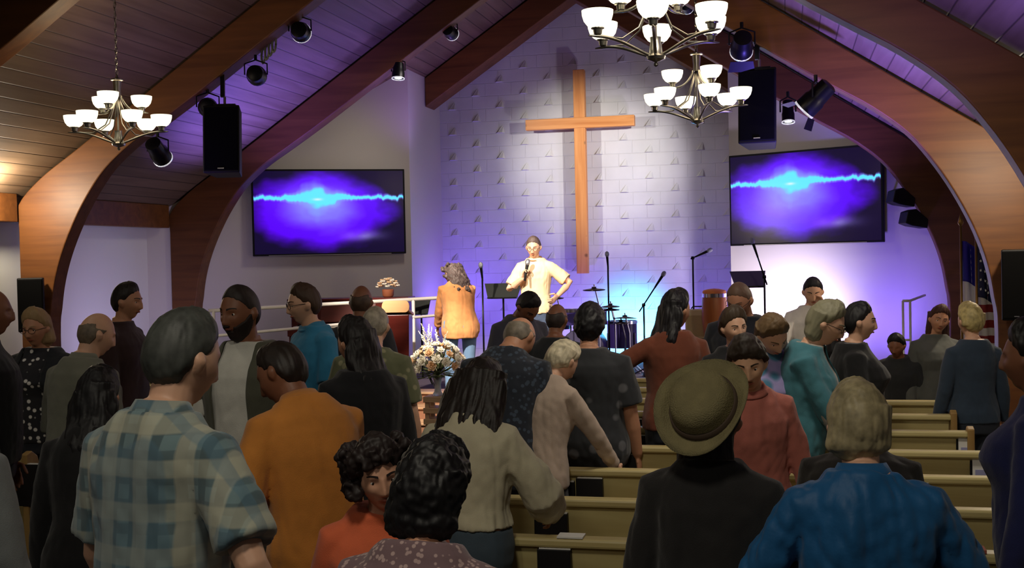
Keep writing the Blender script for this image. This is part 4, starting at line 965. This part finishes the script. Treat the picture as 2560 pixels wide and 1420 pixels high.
    def curtain(zb, wid, dep, oy=-.035, flare=0.0, zt=.06, fr=0, sway=0):
        if hat: zt = .0; wid *= .9
        def ex(mm):
            rs = []; n = 12; long_ = zb < -.2
            for k in range(n):
                t = k / (n - 1); z = zt + (zb - zt) * t
                prof = interp([(-.6, .7), (-.45, 1.0), (-.3, 1.12), (-.2, 1.08), (-.12, .98), (-.04, .98), (.06, .86)], z) if long_ else 1.0
                end = 1 - .55 * smooth01(.72, 1, t) ** 1.5
                a = wid * (1 + flare * t * (0 if long_ else 1)) * prof * end; b2 = dep * (1 - .25 * smooth01(.3, 1, t)) * end
                base_ = HM((0, oy, z)) if z > -.08 else HM((0, oy, -.08)) + (Vector((0, 0, -1)) * .3 + (B(0, 0, 1.25) - B(0, 0, 1.45)).normalized() * .7).normalized() * (-.08 - z)
                off_ = hq.col[1] * (-.055 * smooth01(-.08, -.22, z) if long_ else -.015 * t)
                rs.append(ring(base_ + hq.col[0] * (.012 * math.sin(z * 16)) + off_, hq.col[0], hq.col[1], a, b2, 24, 2.0))
            mm.rings(rs)
            if long_:
                rr = random.Random(int(abs(zb) * 100) + len(REPORT))
                for k in range(16):
                    a0 = R(190 + 160 * k / 15); x0, y0 = wid * 1.0 * math.cos(a0), dep * .85 * math.sin(a0); pts = []
                    for j in range(7):
                        t = j / 6; z = .02 + (zb * rr.uniform(.92, 1.06) - .02) * t if j else .02; q_ = HM((x0 * interp([(-.3, 1.1), (.02, .9)], z), oy + y0, z)) if z > -.08 else HM((x0, oy + y0, -.08)) + (Vector((0, 0, -1)) * .3 + (B(0, 0, 1.25) - B(0, 0, 1.45)).normalized() * .7).normalized() * (-.08 - z) + hq.col[1] * (-.055 * smooth01(-.08, -.22, z))
                        pts.append(q_ + hq.col[0] * .010 * math.sin(z * 30 + k))
                    mm.tube(pts, [.012, .02, .022, .022, .02, .016, .006], 8, (0, 1, 0))
        return ex
    if hr == 'short': shell(std(hair[2] if len(hair) > 2 else .016), .003)
    elif hr == 'buzz': shell(std(.006), .0008)
    elif hr == 'fringe':
        def f(phi, p):
            hl = hairline(phi)
            if p.z < hl or phi < 72 or p.z > (.03 if phi < 110 else .055 - .02 * smooth01(110, 180, phi)): return None
            return .007
        shell(f, .0015)
    elif hr == 'bob': shell(std(.022), .004, extra=curtain(hair[2] if len(hair) > 2 else -.11, .088, .07, -.03, .08))
    elif hr == 'long': shell(std(.02), .006, (40, 40, 5), extra=curtain(hair[2] if len(hair) > 2 else -.38, .09 * (hair[3] if len(hair) > 3 else 1), .065, -.045, .25))
    elif hr == 'bun' or hr == 'pony':
        def ex(mm):
            c = HM((0, -.125, .01)) if hr == 'pony' else HM((0, -.10, .085))
            mm.add([c + d * .042 for d in sph(12, 14)[0]], sph(12, 14)[1])
            if hr == 'pony': mm.tube([c, c + Vector((0, 0, -.08)) - hq.col[1] * .04, c + Vector((0, 0, -.2)) - hq.col[1] * .035, c + Vector((0, 0, -.32)) - hq.col[1] * .01], [.03, .045, .05, .025], 12, (0, 1, 0), round_=True)
        shell(std(.014), .004, (45, 45, 12), extra=ex)
    elif hr == 'curly':
        L_ = hair[2] if len(hair) > 2 else -.22
        def ex(mm):
            curtain(L_, .115, .10, -.03 if L_ > -.2 else -.075, .2)(mm); rr = random.Random(4)
            for k in range(90):
                a = rr.uniform(0, 2 * math.pi); z = rr.uniform(L_, .1)
                if abs(math.atan2(math.sin(a), math.cos(a)) - math.pi / 2) < .8 and z < .07: continue
                c = HM((.11 * math.cos(a), -.02 + .1 * math.sin(a) - (.05 if z < -.1 else 0), z)); mm.add([c + d * rr.uniform(.018, .032) for d in sph(6, 8)[0]], sph(6, 8)[1])
        shell(std(.026), .009, (38, 38, 30), extra=ex)
    elif hr == 'afro':
        shell(std(.036), .009, (38, 38, 34), extra=curtain(-.14, .098, .08, -.035, .06))
    elif hr == 'side':   # swept fringe, boyish
        def f(phi, p):
            hl = hairline(phi) - .016 * (phi < 60)
            if p.z < hl: return None
            return .024 * min(1, (p.z - hl) / .02 + .3) * (1 + .3 * smooth01(.03, .11, p.z))
        shell(f, .007, (30, 20, 30))
    if beard:
        def f(phi, p):
            if phi > 98 or p.z > interp([(0, -.042), (18, -.044), (35, -.05), (60, -.03), (80, .0), (98, .012)], phi): return None
            if p.z > -.069 and p.z < -.053 and abs(p.x) < .024: return None
            return .007 + .006 * smooth01(-.06, -.11, p.z)
        shell(f, .0015, name='beard', mt=mat('hair_%d_%d_%d' % beard, beard, .7, noise_s=30, noise_a=.3))
    if hat:
        hc0, hq0 = hc, hq; hq = hq @ Matrix.Rotation(R(-hat_tilt), 3, 'X') ; hc = hc + hq0 @ Vector((0, -.02 * (hat_tilt != 0), 0)); HM = lambda v: hc + hq @ Vector(v)
        mm = MB(); n = 40; rs = []; bq = lambda r_: r_ if r_ < .11 else .102 + (r_ - .102) * brim
        for r_, z, k in ((.001, .118, 0), (.05, .122, 0), (.082, .115, 0), (.092, .085, 0), (.098, .042, 0), (.102, .03, 0), (.15, .026, 1), (.195, .04, 1), (.198, .046, 1), (.15, .034, 1), (.1, .038, 0), (.09, .03, 0)):
            rs.append([HM((bq(r_) * math.sin(a) * (1.0 if not k else .92), -.01 + bq(r_) * math.cos(a) * 1.12, z + .045 - (.006 * gs(math.sin(a) * r_, .03) if z > .11 else 0) + (.05 * abs(math.sin(a)) ** 3 * (r_ - .1) * 8 if k else 0))) for a in (2 * math.pi * q / n for q in range(n))])
        mm.rings(rs); ho = mm.build('hat', mat('straw_hat', (112, 103, 70), .8, bump=.5, bump_s=240, noise_s=20, noise_a=.15), root, smooth=True)
        MB().rings([[HM((r_ * math.sin(a), -.01 + r_ * math.cos(a) * 1.12, z + .045)) for a in (2 * math.pi * q / n for q in range(n))] for r_, z in ((.1045, .032), (.1015, .058), (.095, .058), (.098, .032))] , cap=False).build('hat_band', mat('hat_band', (60, 46, 34), .8), ho, smooth=True)
    if hat: hc, hq = hc0, hq0; HM = lambda v: hc + hq @ Vector(v)
    # ---- clothes
    def folds(amp, seed):
        def dn(co, no):
            x, y, z = co; a = .5 + .5 * gs(z - .95 - zoff, .16) + .25 * gs(z - 1.3 - zoff, .1)
            v = noise.noise(Vector((x * 9 + seed, y * 9, z * 5))) + .6 * abs(noise.noise(Vector((x * 17 + z * 7, y * 14 + seed, z * 9)))) + .25 * noise.noise(Vector((x * 38, y * 38, z * 24 + seed)))
            v += .9 * (abs(noise.noise(Vector((x * 20 + seed, y * 20, z * 2.6 + seed)))) - .2) * (1 if fold > 1.1 else .5)
            return amp * a * v
        return dn
    def garment(name, mt, infl, sleeve, hem, seed, open_=0, zneck=1.50, fold_amp=.009, flare=.02):
        mm = MB(); torso(mm, hem, zneck, infl, flare)
        for s, S, E_, T, spec in shd:
            ra = (.058 * (1 + (b_ - 1) * .6) * (.9 if fem else 1)) + infl * .6; inn = B(s * .06, -.014, 1.415)
            if sleeve == 'short': pts = [inn, S, S.lerp(E_, .5), S.lerp(E_, .82)]; rr = [ra * .95, ra * 1.03, ra * 1.06, ra * 1.12]
            elif sleeve == 'half': pts = [inn, S, S.lerp(E_, .6), E_.lerp(T, .1)]; rr = [ra * .95, ra * 1.03, ra, ra * 1.0]
            elif sleeve == 'none': pts = [inn, S]; rr = [ra * .9, ra * .8]
            else: pts = [inn, S, S.lerp(E_, .6), E_, E_.lerp(T, .55), E_.lerp(T, .96)]; rr = [ra * .95, ra * 1.03, ra * .95, ra * .87, ra * .78, ra * .62]
            if sleeve == 'wide': rr = [ra, ra * 1.1, ra * 1.2, ra * 1.35, ra * 1.3, ra * .9]
            mm.tube(pts, rr, 14, (0, 1, 0))
        me = voxel_mesh(mm, max(vox * 1.15, .0085), 4, .6); displace(me, folds(fold_amp * fold, seed))
        if open_:
            bm = bmesh.new(); bm.from_mesh(me); kill = []
            for f_ in bm.faces:
                c = f_.calc_center_median()
                # nearest spine height
                best = min(((c - B(0, 0, zz)).length, zz) for zz in (.8, .86, .92, .98, 1.04, 1.1, 1.16, 1.22, 1.28, 1.34, 1.4, 1.45, 1.5)); q, fr = B(0, 0, best[1], True); lx, ly = (c - q).dot(fr.col[0]), (c - q).dot(fr.col[1])
                if abs(lx) < open_ * (1 + .25 * (1.4 - best[1])) and ly > .0: kill.append(f_)
            bmesh.ops.delete(bm, geom=kill, context='FACES')
            bv = [v for v in bm.verts if any(e.is_boundary for e in v.link_edges)]
            for _ in range(14):
                nw_ = {v: sum((e.other_vert(v).co for e in v.link_edges if e.is_boundary), Vector()) / max(1, sum(e.is_boundary for e in v.link_edges)) for v in bv if v.is_valid}
                for v, c_ in nw_.items(): v.co = v.co.lerp(c_, .6)
            bm.to_mesh(me); bm.free()
            o_ = obj(name, me, mt, root, smooth=True); so = o_.modifiers.new('thick', 'SOLIDIFY'); so.thickness = .006; return o_
        return obj(name, me, mt, root, smooth=True)
    seed = len(REPORT) * 3.7
    if trousers is not None:
        mm = MB(); torso(mm, .80, 1.02, .006)
        for s, hip, knee, ank in legs:
            mm.tube([hip + Vector((0, 0, .02)), hip.lerp(knee, .3), knee, knee.lerp(ank, .5), ank + Vector((0, 0, .0))], [.094 * (1 + (b_ - 1) * .5), .088, .068, .062, .058], 14, (0, 1, 0))
        me = voxel_mesh(mm, .011, 3, .5); displace(me, folds(.006, seed + 9)); obj('trousers', me, mat('trousers_%d_%d_%d' % trousers, trousers, .85, sheen=.1, bump=.2, bump_s=300), root, smooth=True)
    if shirt: garment('shirt', shirt, .013, sleeve, hem, seed)
    if jacket: garment('jacket', jacket[0], .028, 'long' if len(jacket) < 3 else jacket[2], .80 if len(jacket) < 4 else jacket[3], seed + 31, open_=jacket[1], zneck=1.50, fold_amp=.009)
    if collar:
        rs = []; n = 26; u, v, up = nf.col[0], nf.col[1], nf.col[2]; c = nb + up * -.004
        for r_, z in ((.064, -.012), (.060, .030), (.065, .034), (.079, .008), (.088, -.010), (.078, -.016)):
            rs.append([c + u * r_ * 1.05 * math.cos(a) + v * (r_ * 1.0 * math.sin(a) + .0) + up * (z * (1 - .5 * max(0, math.sin(a)) ** 3) - .02 * max(0, math.sin(a)) ** 2) for a in (2 * math.pi * k / n for k in range(n))])
        MB().rings(rs, cap=False).build('collar', shirt if collar is True else collar, root, smooth=True)
    for s, hip, knee, ank in legs:
        a = Vector((ank.x, ank.y, 0)); mm = MB()
        mm.rings([ring(a + Vector((0, .05 + dy, z)), Vector((1, 0, 0)), Vector((0, 1, 0)), w2, l2, 16, 2.4) for z, w2, l2, dy in ((.004, .046, .135, 0), (.02, .05, .142, 0), (.045, .047, .135, 0), (.075, .042, .10, -.03), (.105, .04, .055, -.055))])
        mm.build('shoe', mat('shoe_%d_%d_%d' % shoes, shoes, .4), root, smooth=True)
    root['_s'] = s_; del root['_s']
    return root, B, HM, dict(l=shd[0], r=shd[1], s=s_)
def cloth(name, c, **k): return mat('cloth_' + name, c, .88, sheen=.15, noise_s=k.pop('ns', 8), noise_a=k.pop('na', .12), bump=.25, bump_s=350, **k)

# ---------------------------------------------------------------- the congregation and the people on the stage
K = lambda *c: c
GREY, DBR, BLK, BLD, SIL, WHI = K(84, 84, 82), K(50, 34, 24), K(16, 13, 13), K(168, 150, 112), K(150, 146, 138), K(206, 198, 184)
SK, SKD, SKP = K(186, 134, 104), K(130, 84, 60), K(206, 160, 132)
plaid = stripes('plaid_cotton', (104, 126, 130), [('X', 5.5, (62, 80, 86), .8), ('Z', 5.5, (76, 92, 96), .7), ('X', 3.1, (186, 182, 160), .5), ('Z', 3.1, (178, 176, 154), .5), ('Y', 4.1, (80, 112, 130), .45)], 1)
P_ = person
# 1 foreground man in plaid
P_('man in a checked grey-blue short-sleeved shirt, back turned, biggest figure at left', 460, 765, 3.05, -14, lean=7, build=1.04, skinc=SKP, hair=('short', K(60, 62, 58), .014), shirt=plaid, sleeve='short', collar=True, vox=.0058, head=(-12, 6, 0), trousers=(50, 54, 66), fold=1.5,
   arms=dict(r=dict(t=(.36, .05, .92), h=(.8, -1, 0)), l=dict(t=(-.26, .16, .90), h=(-.3, -1, 0))), stature=None)
# 2 bearded man in open overshirt
P_('bearded man in an open olive overshirt over a white T-shirt, facing the viewer', 597, 712, 5.35, 172, skinc=SKD, hair=('buzz', K(34, 24, 20)), beard=K(36, 24, 20), face=True, vox=.0062, head=(-10, 4, 0), build=1.05,
   shirt=cloth('white_tee', (208, 206, 196)), jacket=(cloth('olive_overshirt', (82, 82, 68)), .085), trousers=(60, 56, 50))
# 3 man in orange polo
P_('man in an orange polo shirt leaning forward beside the checked shirt', 698, 848, 4.25, 52, lean=24, build=1.08, skinc=SKD, hair=('short', K(36, 26, 20), .012), shirt=cloth('orange_polo', (198, 126, 50)), vox=.0062, head=(30, 8, 0), trousers=(34, 40, 54), fold=.8,
   arms=dict(l=dict(t=lambda B: B(-.24, .26, .98), h=(-.5, -.8, -.4)), r=dict(t=(.24, .28, .84), h=(.4, -1, 0))), collar=True)
# 4 man in blue shirt and glasses
P_('man with glasses and short brown hair in a teal blue polo, facing left', 757, 705, 7.2, 140, skinc=SKP, hair=('short', K(62, 42, 28), .014), face=True, glasses=True, vox=.0068, head=(-14, 6, 0), shirt=cloth('teal_polo', (44, 120, 158)), collar=True, build=1.02)
# 5 woman, dark hair, black jacket
P_('dark-haired woman in a black jacket, left of the stage steps', 884, 790, 5.5, 40, fem=True, skinc=SK, hair=('long', K(22, 16, 16), -.3), shirt=cloth('black_tee', (22, 20, 22)), jacket=(cloth('black_jacket', (20, 20, 24)), .05), sleeve='long', vox=.007, head=(22, 8, 0), build=1.12)
# 6 elderly person in camouflage-like shirt
P_('elderly person with pale cropped hair in an olive mottled shirt', 938, 762, 6.7, 6, skinc=SKP, hair=('short', K(150, 140, 124), .01), shirt=spots('olive_mottled', (96, 98, 70), (140, 136, 104), 16, .25), vox=.007, lean=8, build=1.12, head=(0, 8, 0), hem=.80)
P_('bald man in dark clothes beyond the olive mottled shirt', 903, 714, 8.3, 10, skinc=SKD, hair=('fringe', K(74, 56, 44)), shirt=cloth('charcoal_shirt', (44, 46, 52)), head=(-10, 5, 0), build=1.05)
# 7 man in profile against the white bay wall
P_('man in profile in a dark maroon shirt against the pale wall at left', 318, 703, 7.8, -84, skinc=SK, hair=('short', K(34, 26, 24), .014), shirt=cloth('dark_maroon', (44, 22, 22)), vox=.007, sleeve='half', head=(0, 4, 0), face=True, build=1.1)
# 8 bald man from behind
P_('bald man in an olive grey shirt seen from behind, left of the plaid shirt', 243, 783, 6.1, -18, skinc=SKP, hair=('fringe', K(110, 96, 80)), shirt=cloth('olive_grey', (110, 110, 96)), vox=.0065, build=1.18, lean=8, sleeve='half', head=(-22, 8, 0), collar=True, neckw=1.1)
# 9 dark long hair, black coat
P_('woman in a black coat with long black hair, in front of the bald man', 246, 915, 4.5, 12, fem=True, hair=('long', K(12, 10, 12), -.34), shirt=cloth('black_coat', (16, 15, 17)), sleeve='long', vox=.0068, lean=10, build=1.1, skinc=SK)
# 10 woman with glasses
P_('blonde woman with glasses in a spotted blouse and dark cardigan at left', 88, 770, 7.3, 188, fem=True, skinc=SK, hair=('bob', K(158, 130, 92), -.13), face=True, glasses=True, vox=.0068, shirt=spots('dotted_blouse', (34, 34, 40), (226, 224, 220), 22, .22, .6), jacket=(cloth('dark_cardigan', (26, 30, 36)), .09), build=1.15, sleeve='long', head=(-6, 6, 0))
# 11 man at left edge
P_('bald man in black cut by the left edge of the photo', -24, 722, 6.0, -60, skinc=SKD, hair=('fringe', K(60, 48, 40)), shirt=cloth('black_shirt', (18, 18, 20)), sleeve='long', vox=.007, build=1.15)
# 12 person whose sleeve shows at the lower left
P_('person in a grey knitted top cut by the lower left edge of the photo', -118, 880, 3.6, -6, skinc=SK, hair=('short', K(60, 50, 44)), shirt=cloth('grey_knit', (112, 116, 116)), sleeve='long', vox=.008, build=1.08, snap=False)
# 13 older woman in coral
P_('older woman with dark curls in a coral top, facing the viewer at the lower middle', 938, 1092, 3.25, 208, fem=True, lean=10, skinc=K(200, 150, 122), hair=('curly', K(34, 24, 22), -.06), face=True, vox=.0058, shirt=cloth('coral_top', (206, 98, 60)), sleeve='half', head=(0, -4, 8), build=1.12)
# 14 woman with big dark hair
P_('woman with full black hair and a pinkish lace top, lowest in the photo', 1085, 1108, 2.72, -6, fem=True, lean=14, skinc=SK, hair=('afro', K(12, 10, 12)), shirt=spots('pink_lace', (112, 88, 92), (172, 146, 142), 60, .3), sleeve='half', vox=.006, build=1.28)
# 15 woman long dark hair cream top
P_('woman with very long dark hair in a loose cream top and jeans', 1206, 893, 4.4, -12, fem=True, lean=13, skinc=SK, hair=('long', K(30, 21, 17), -.54, 1.6), shirt=cloth('cream_top', (196, 188, 160)), sleeve='wide', vox=.006, trousers=(62, 76, 88), build=1.14, head=(0, 10, 0), fold=1.8, hem=1.02,
   arms=dict(r=dict(t=(.22, .32, 1.02), h=(.7, -.8, 0)), l=dict(t=(-.28, .24, .95), h=(-.6, -1, 0))))
# 16 bending man and grey-haired man in navy
P_('man bowing his head, brow lit orange, just below the speaker on the stage', 1322, 726, 8.7, 215, skinc=SKD, hair=('short', K(28, 22, 26), .014), face=True, vox=.0068, shirt=cloth('slate_shirt', (70, 70, 84)), head=(12, 38, 0), lean=10, sleeve='half')
P_('older man in a dark navy patterned shirt, back turned, mid crowd', 1300, 794, 5.9, -8, skinc=SK, hair=('fringe', K(120, 110, 96)), shirt=spots('navy_scale', (26, 32, 44), (56, 68, 84), 34, .28), vox=.007, build=1.22, lean=26, head=(-14, 22, 0), neckw=1.1)
P_('bald man in dark clothes with his back turned, right of the bowing man', 1393, 760, 7.9, 0, skinc=SKD, hair=('fringe', K(50, 40, 36)), shirt=cloth('black_polo', (28, 30, 34)), build=1.1, head=(-14, 8, 0))
P_('man with thick black hair in a dark floral shirt, seen from behind', 1474, 758, 6.5, -4, skinc=SK, hair=('side', K(14, 12, 16)), shirt=spots('dark_floral', (38, 40, 44), (92, 92, 96), 9, .22), vox=.007, build=1.3, head=(0, 6, 0), hem=.8)
# 19 white-haired woman
P_('white-haired woman in a pale pink long-sleeved top leaning on the pew', 1408, 850, 6.0, -22, fem=True, lean=26, skinc=SKP, hair=('bob', K(196, 184, 156), -.07), shirt=cloth('pale_pink', (178, 158, 142)), sleeve='long', vox=.0065, head=(-12, 12, 0), build=1.0,
   arms=dict(r=dict(t=(.26, .34, .95), h=(.7, -.8, 0)), l=dict(t=(-.2, .38, .95), h=(-.6, -1, 0))), fold=1.3)
# 20 woman in rust
P_('woman with long black hair in a rust-coloured top reaching out to the left', 1690, 722, 6.8, 20, fem=True, skinc=SK, hair=('long', K(16, 12, 16), -.24), shirt=cloth('rust_top', (110, 56, 36)), sleeve='long', vox=.007, build=1.1, head=(-60, 6, 0),
   arms=dict(l=dict(t=(-.66, .10, 1.16), h=(-.1, -.3, -1), curl=15), r=dict(t=(.24, .1, .9), h=(.3, -1, 0))))
# 21 bald man behind
P_('man with cropped thinning hair and glasses in a black T-shirt, head bowed', 1846, 705, 7.7, 178, skinc=K(168, 118, 92), hair=('buzz', K(96, 72, 58)), face=True, glasses=True, vox=.0068, shirt=cloth('black_tshirt', (20, 22, 32)), head=(-20, 22, 0), build=1.2, lean=6)
P_('woman with short feathered brown hair in a black top, facing the viewer', 1832, 768, 7.2, 190, fem=True, skinc=SKP, hair=('short', K(66, 52, 38), .026), face=True, vox=.0062, shirt=cloth('black_blouse', (22, 22, 26)), sleeve='long', head=(18, 4, 6), build=1.05)
P_('girl with light brown hair in a lilac and blue blouse, head bowed', 1930, 783, 6.0, 200, fem=True, skinc=SKP, hair=('bob', K(98, 76, 50), -.12), face=True, shirt=spots('lilac_blouse', (150, 140, 190), (70, 120, 150), 7, .3), sleeve='long', vox=.0068, head=(14, 30, 10), lean=8)
# 24 young man
P_('young man with brown fringe in a rose pink shirt, lit face turned to the viewer', 1864, 838, 4.5, 196, skinc=K(226, 176, 140), hair=('side', K(50, 38, 28)), face=True, vox=.0056, shirt=cloth('rose_shirt', (190, 112, 98)), sleeve='long', head=(-14, 10, 0), collar=True, lean=4, fold=1.5, build=.84, side=6)
# 25 hat
P_('person in a wide-brimmed straw hat and dark jacket, back turned, right of the middle', 1788, 935, 3.25, -8, skinc=SK, hair=('long', K(30, 22, 18), -.2), hat=True, brim=.55, hat_tilt=-38, shirt=cloth('dark_jacket', (26, 24, 24)), sleeve='long', vox=.0065, build=1.0, head=(-14, -20, 8), lean=8, fold=1.3)
# 26 teal cardigan
P_('woman with grey-blonde bob and glasses in a teal cardigan, in profile facing right', 2070, 750, 6.0, -98, fem=True, lean=12, skinc=SKP, hair=('bob', K(126, 122, 98), -.13), face=True, glasses=True, vox=.006, shirt=cloth('silver_grey_top', (150, 146, 140)), jacket=(cloth('teal_cardigan', (62, 116, 128)), .06), sleeve='long', head=(0, 10, 0), build=1.05,
   arms=dict(r=dict(t=(.12, .30, .90), h=(.4, -1, 0), curl=25), l=dict(t=(-.2, .34, .93), h=(-.4, -1, 0))), fold=1.4)
# 27 black jacket ponytail
P_('woman with black tied-back hair in a black puffer jacket, in profile facing right', 2148, 752, 6.8, -86, fem=True, skinc=SKP, hair=('pony', K(16, 13, 16)), face=True, vox=.006, shirt=cloth('grey_zip_top', (110, 110, 112)), jacket=(cloth('black_puffer', (16, 16, 18)), .035), sleeve='long', head=(-4, 2, 0), build=1.16)
# 28 man in white at the bright wall
P_('man in a white shirt with hand to mouth before the bright wall', 2032, 690, 9.6, 196, skinc=SKP, hair=('short', K(22, 18, 26), .012), face=True, shirt=cloth('white_dress_shirt', (226, 222, 216)), sleeve='long', vox=.0075, head=(-14, 20, 0), build=1.05,
   arms=dict(l=dict(t=lambda B: B(-.05, .16, 1.50), h=(-.7, .1, -1), curl=50), r=dict(t=lambda B: B(.06, .2, 1.12), h=(.8, -.4, 0))))
P_('smiling woman with long auburn hair in a grey sweater at right', 2352, 762, 8.5, 196, fem=True, skinc=SK, hair=('long', K(62, 32, 22), -.2), face=True, vox=.0064, shirt=cloth('grey_sweater', (86, 88, 84)), sleeve='long', head=(-10, 4, -10), build=1.15)
P_('woman with short blonde hair in a dark denim jacket, seen from behind at right', 2424, 757, 7.65, 14, fem=True, skinc=SKP, hair=('bob', K(176, 158, 104), -.05), shirt=cloth('denim_jacket', (44, 58, 74)), sleeve='long', vox=.0066, build=.98, head=(16, 0, 0))
P_('dark-haired person in navy with a pinkish scarf, cut by the right edge', 2578, 800, 3.9, 66, fem=True, skinc=SKD, hair=('bob', K(20, 15, 14), -.1), shirt=cloth('navy_coat', (24, 30, 78)), sleeve='long', vox=.0068, build=1.15, collar=cloth('dusty_pink_scarf', (150, 100, 90)), snap=False)
# 32 foreground blonde in blue
P_('person with thick blonde-grey hair in a shiny blue jacket at lower right', 2142, 952, 3.12, 6, fem=False, skinc=SKP, hair=('bob', K(146, 134, 102), -.10), shirt=mat('cloth_shiny_blue', (26, 84, 132), .55, noise_s=6, noise_a=.1, sheen=.1, spec=.25, bump=.15, bump_s=40), sleeve='long', vox=.0056, build=1.08, lean=7, head=(0, 4, 0), fold=3.4, collar=True, hem=.80, arms=dict(l=dict(t=(-.35, .14, .92), h=(-.8, -.5, 0)), r=dict(t=(.37, .14, .92), h=(.8, -.5, 0))))
P_('person in a dark coat bending forward, mostly hidden behind the blue jacket', 2150, 1000, 4.4, -4, skinc=SK, hair=('short', K(34, 28, 26)), shirt=cloth('dark_brown_coat', (34, 30, 28)), sleeve='long', lean=30, build=1.35, vox=.008, snap=False)
P_('small person in dark clothes with black hair behind the black puffer jacket', 2240, 832, 8.6, 160, skinc=SKD, hair=('short', K(14, 12, 18), .02), shirt=cloth('dark_sweater', (36, 38, 40)), sleeve='long', lean=16, build=1.1)
# ---- speaker
r_, B_, HM_, ar = P_('man in a cream short-sleeved shirt speaking into a hand-held microphone on the stage', 1333, 588, 13.1, 176, skinc=K(226, 178, 146), hair=('short', K(86, 70, 66), .012), face=True, glasses=True, vox=.0055, shirt=cloth('cream_shirt', (236, 208, 168)), sleeve='short', collar=cloth('brown_collar', (150, 104, 66)), base=SZ,
   trousers=(70, 84, 110), head=(6, 14, 0), build=1.0, fold=1.2,
   arms=dict(r=dict(t=lambda B: B(.085, .20, 1.27), h=(1, -.3, -.9), dir=(-.3, .25, .9), pn=(-.9, .2, -.1), curl=58), l=dict(t=lambda B: B(-.30, .16, 1.08), h=(-1, -.5, -.4), curl=30)))
T_ = ar['r'][3]; c0 = T_ + Vector((-.3, .25, .9)).normalized() * .075 + Vector((-.026, .014, 0)); d = Vector((-.12, -.25, 1)).normalized()
Rz = Matrix.Rotation(r_.rotation_euler.z, 3, 'Z'); mp_ = Vector(r_.location) + Rz @ (c0 * ar['s']); md = Rz @ d
t = thing('microphone', 'black hand-held microphone in the hand of the speaking man', 'microphone', mp_)
MB().lathe([(.010, -.10), (.013, -.095), (.017, .05), (.02, .08)], (0, 0, 0), 14, md).build('handle', M_black, t, smooth='auto')
MB().lathe([(.02, .08), (.027, .095), (.029, .115), (.025, .138), (.012, .152), (.001, .155)], (0, 0, 0), 14, md).build('head', mat('mic_silver', (196, 196, 200), .3, .8), t, smooth=True)
# ---- woman in orange
P_('woman with long curly grey-brown hair in an orange jacket on the stage', 1128, 660, 12.4, 34, fem=True, lean=24, skinc=SK, hair=('curly', K(92, 78, 74), -.34), shirt=cloth('orange_jacket', (236, 160, 98)), sleeve='long', vox=.0065, base=SZ, trousers=(128, 160, 196), head=(20, 10, 0), build=1.25, fold=1.4, hem=.80,
   arms=dict(l=dict(t=(-.16, .38, .84), h=(-.6, -1, 0)), r=dict(t=(.16, .38, .86), h=(.6, -1, 0))), shoes=(210, 206, 200))
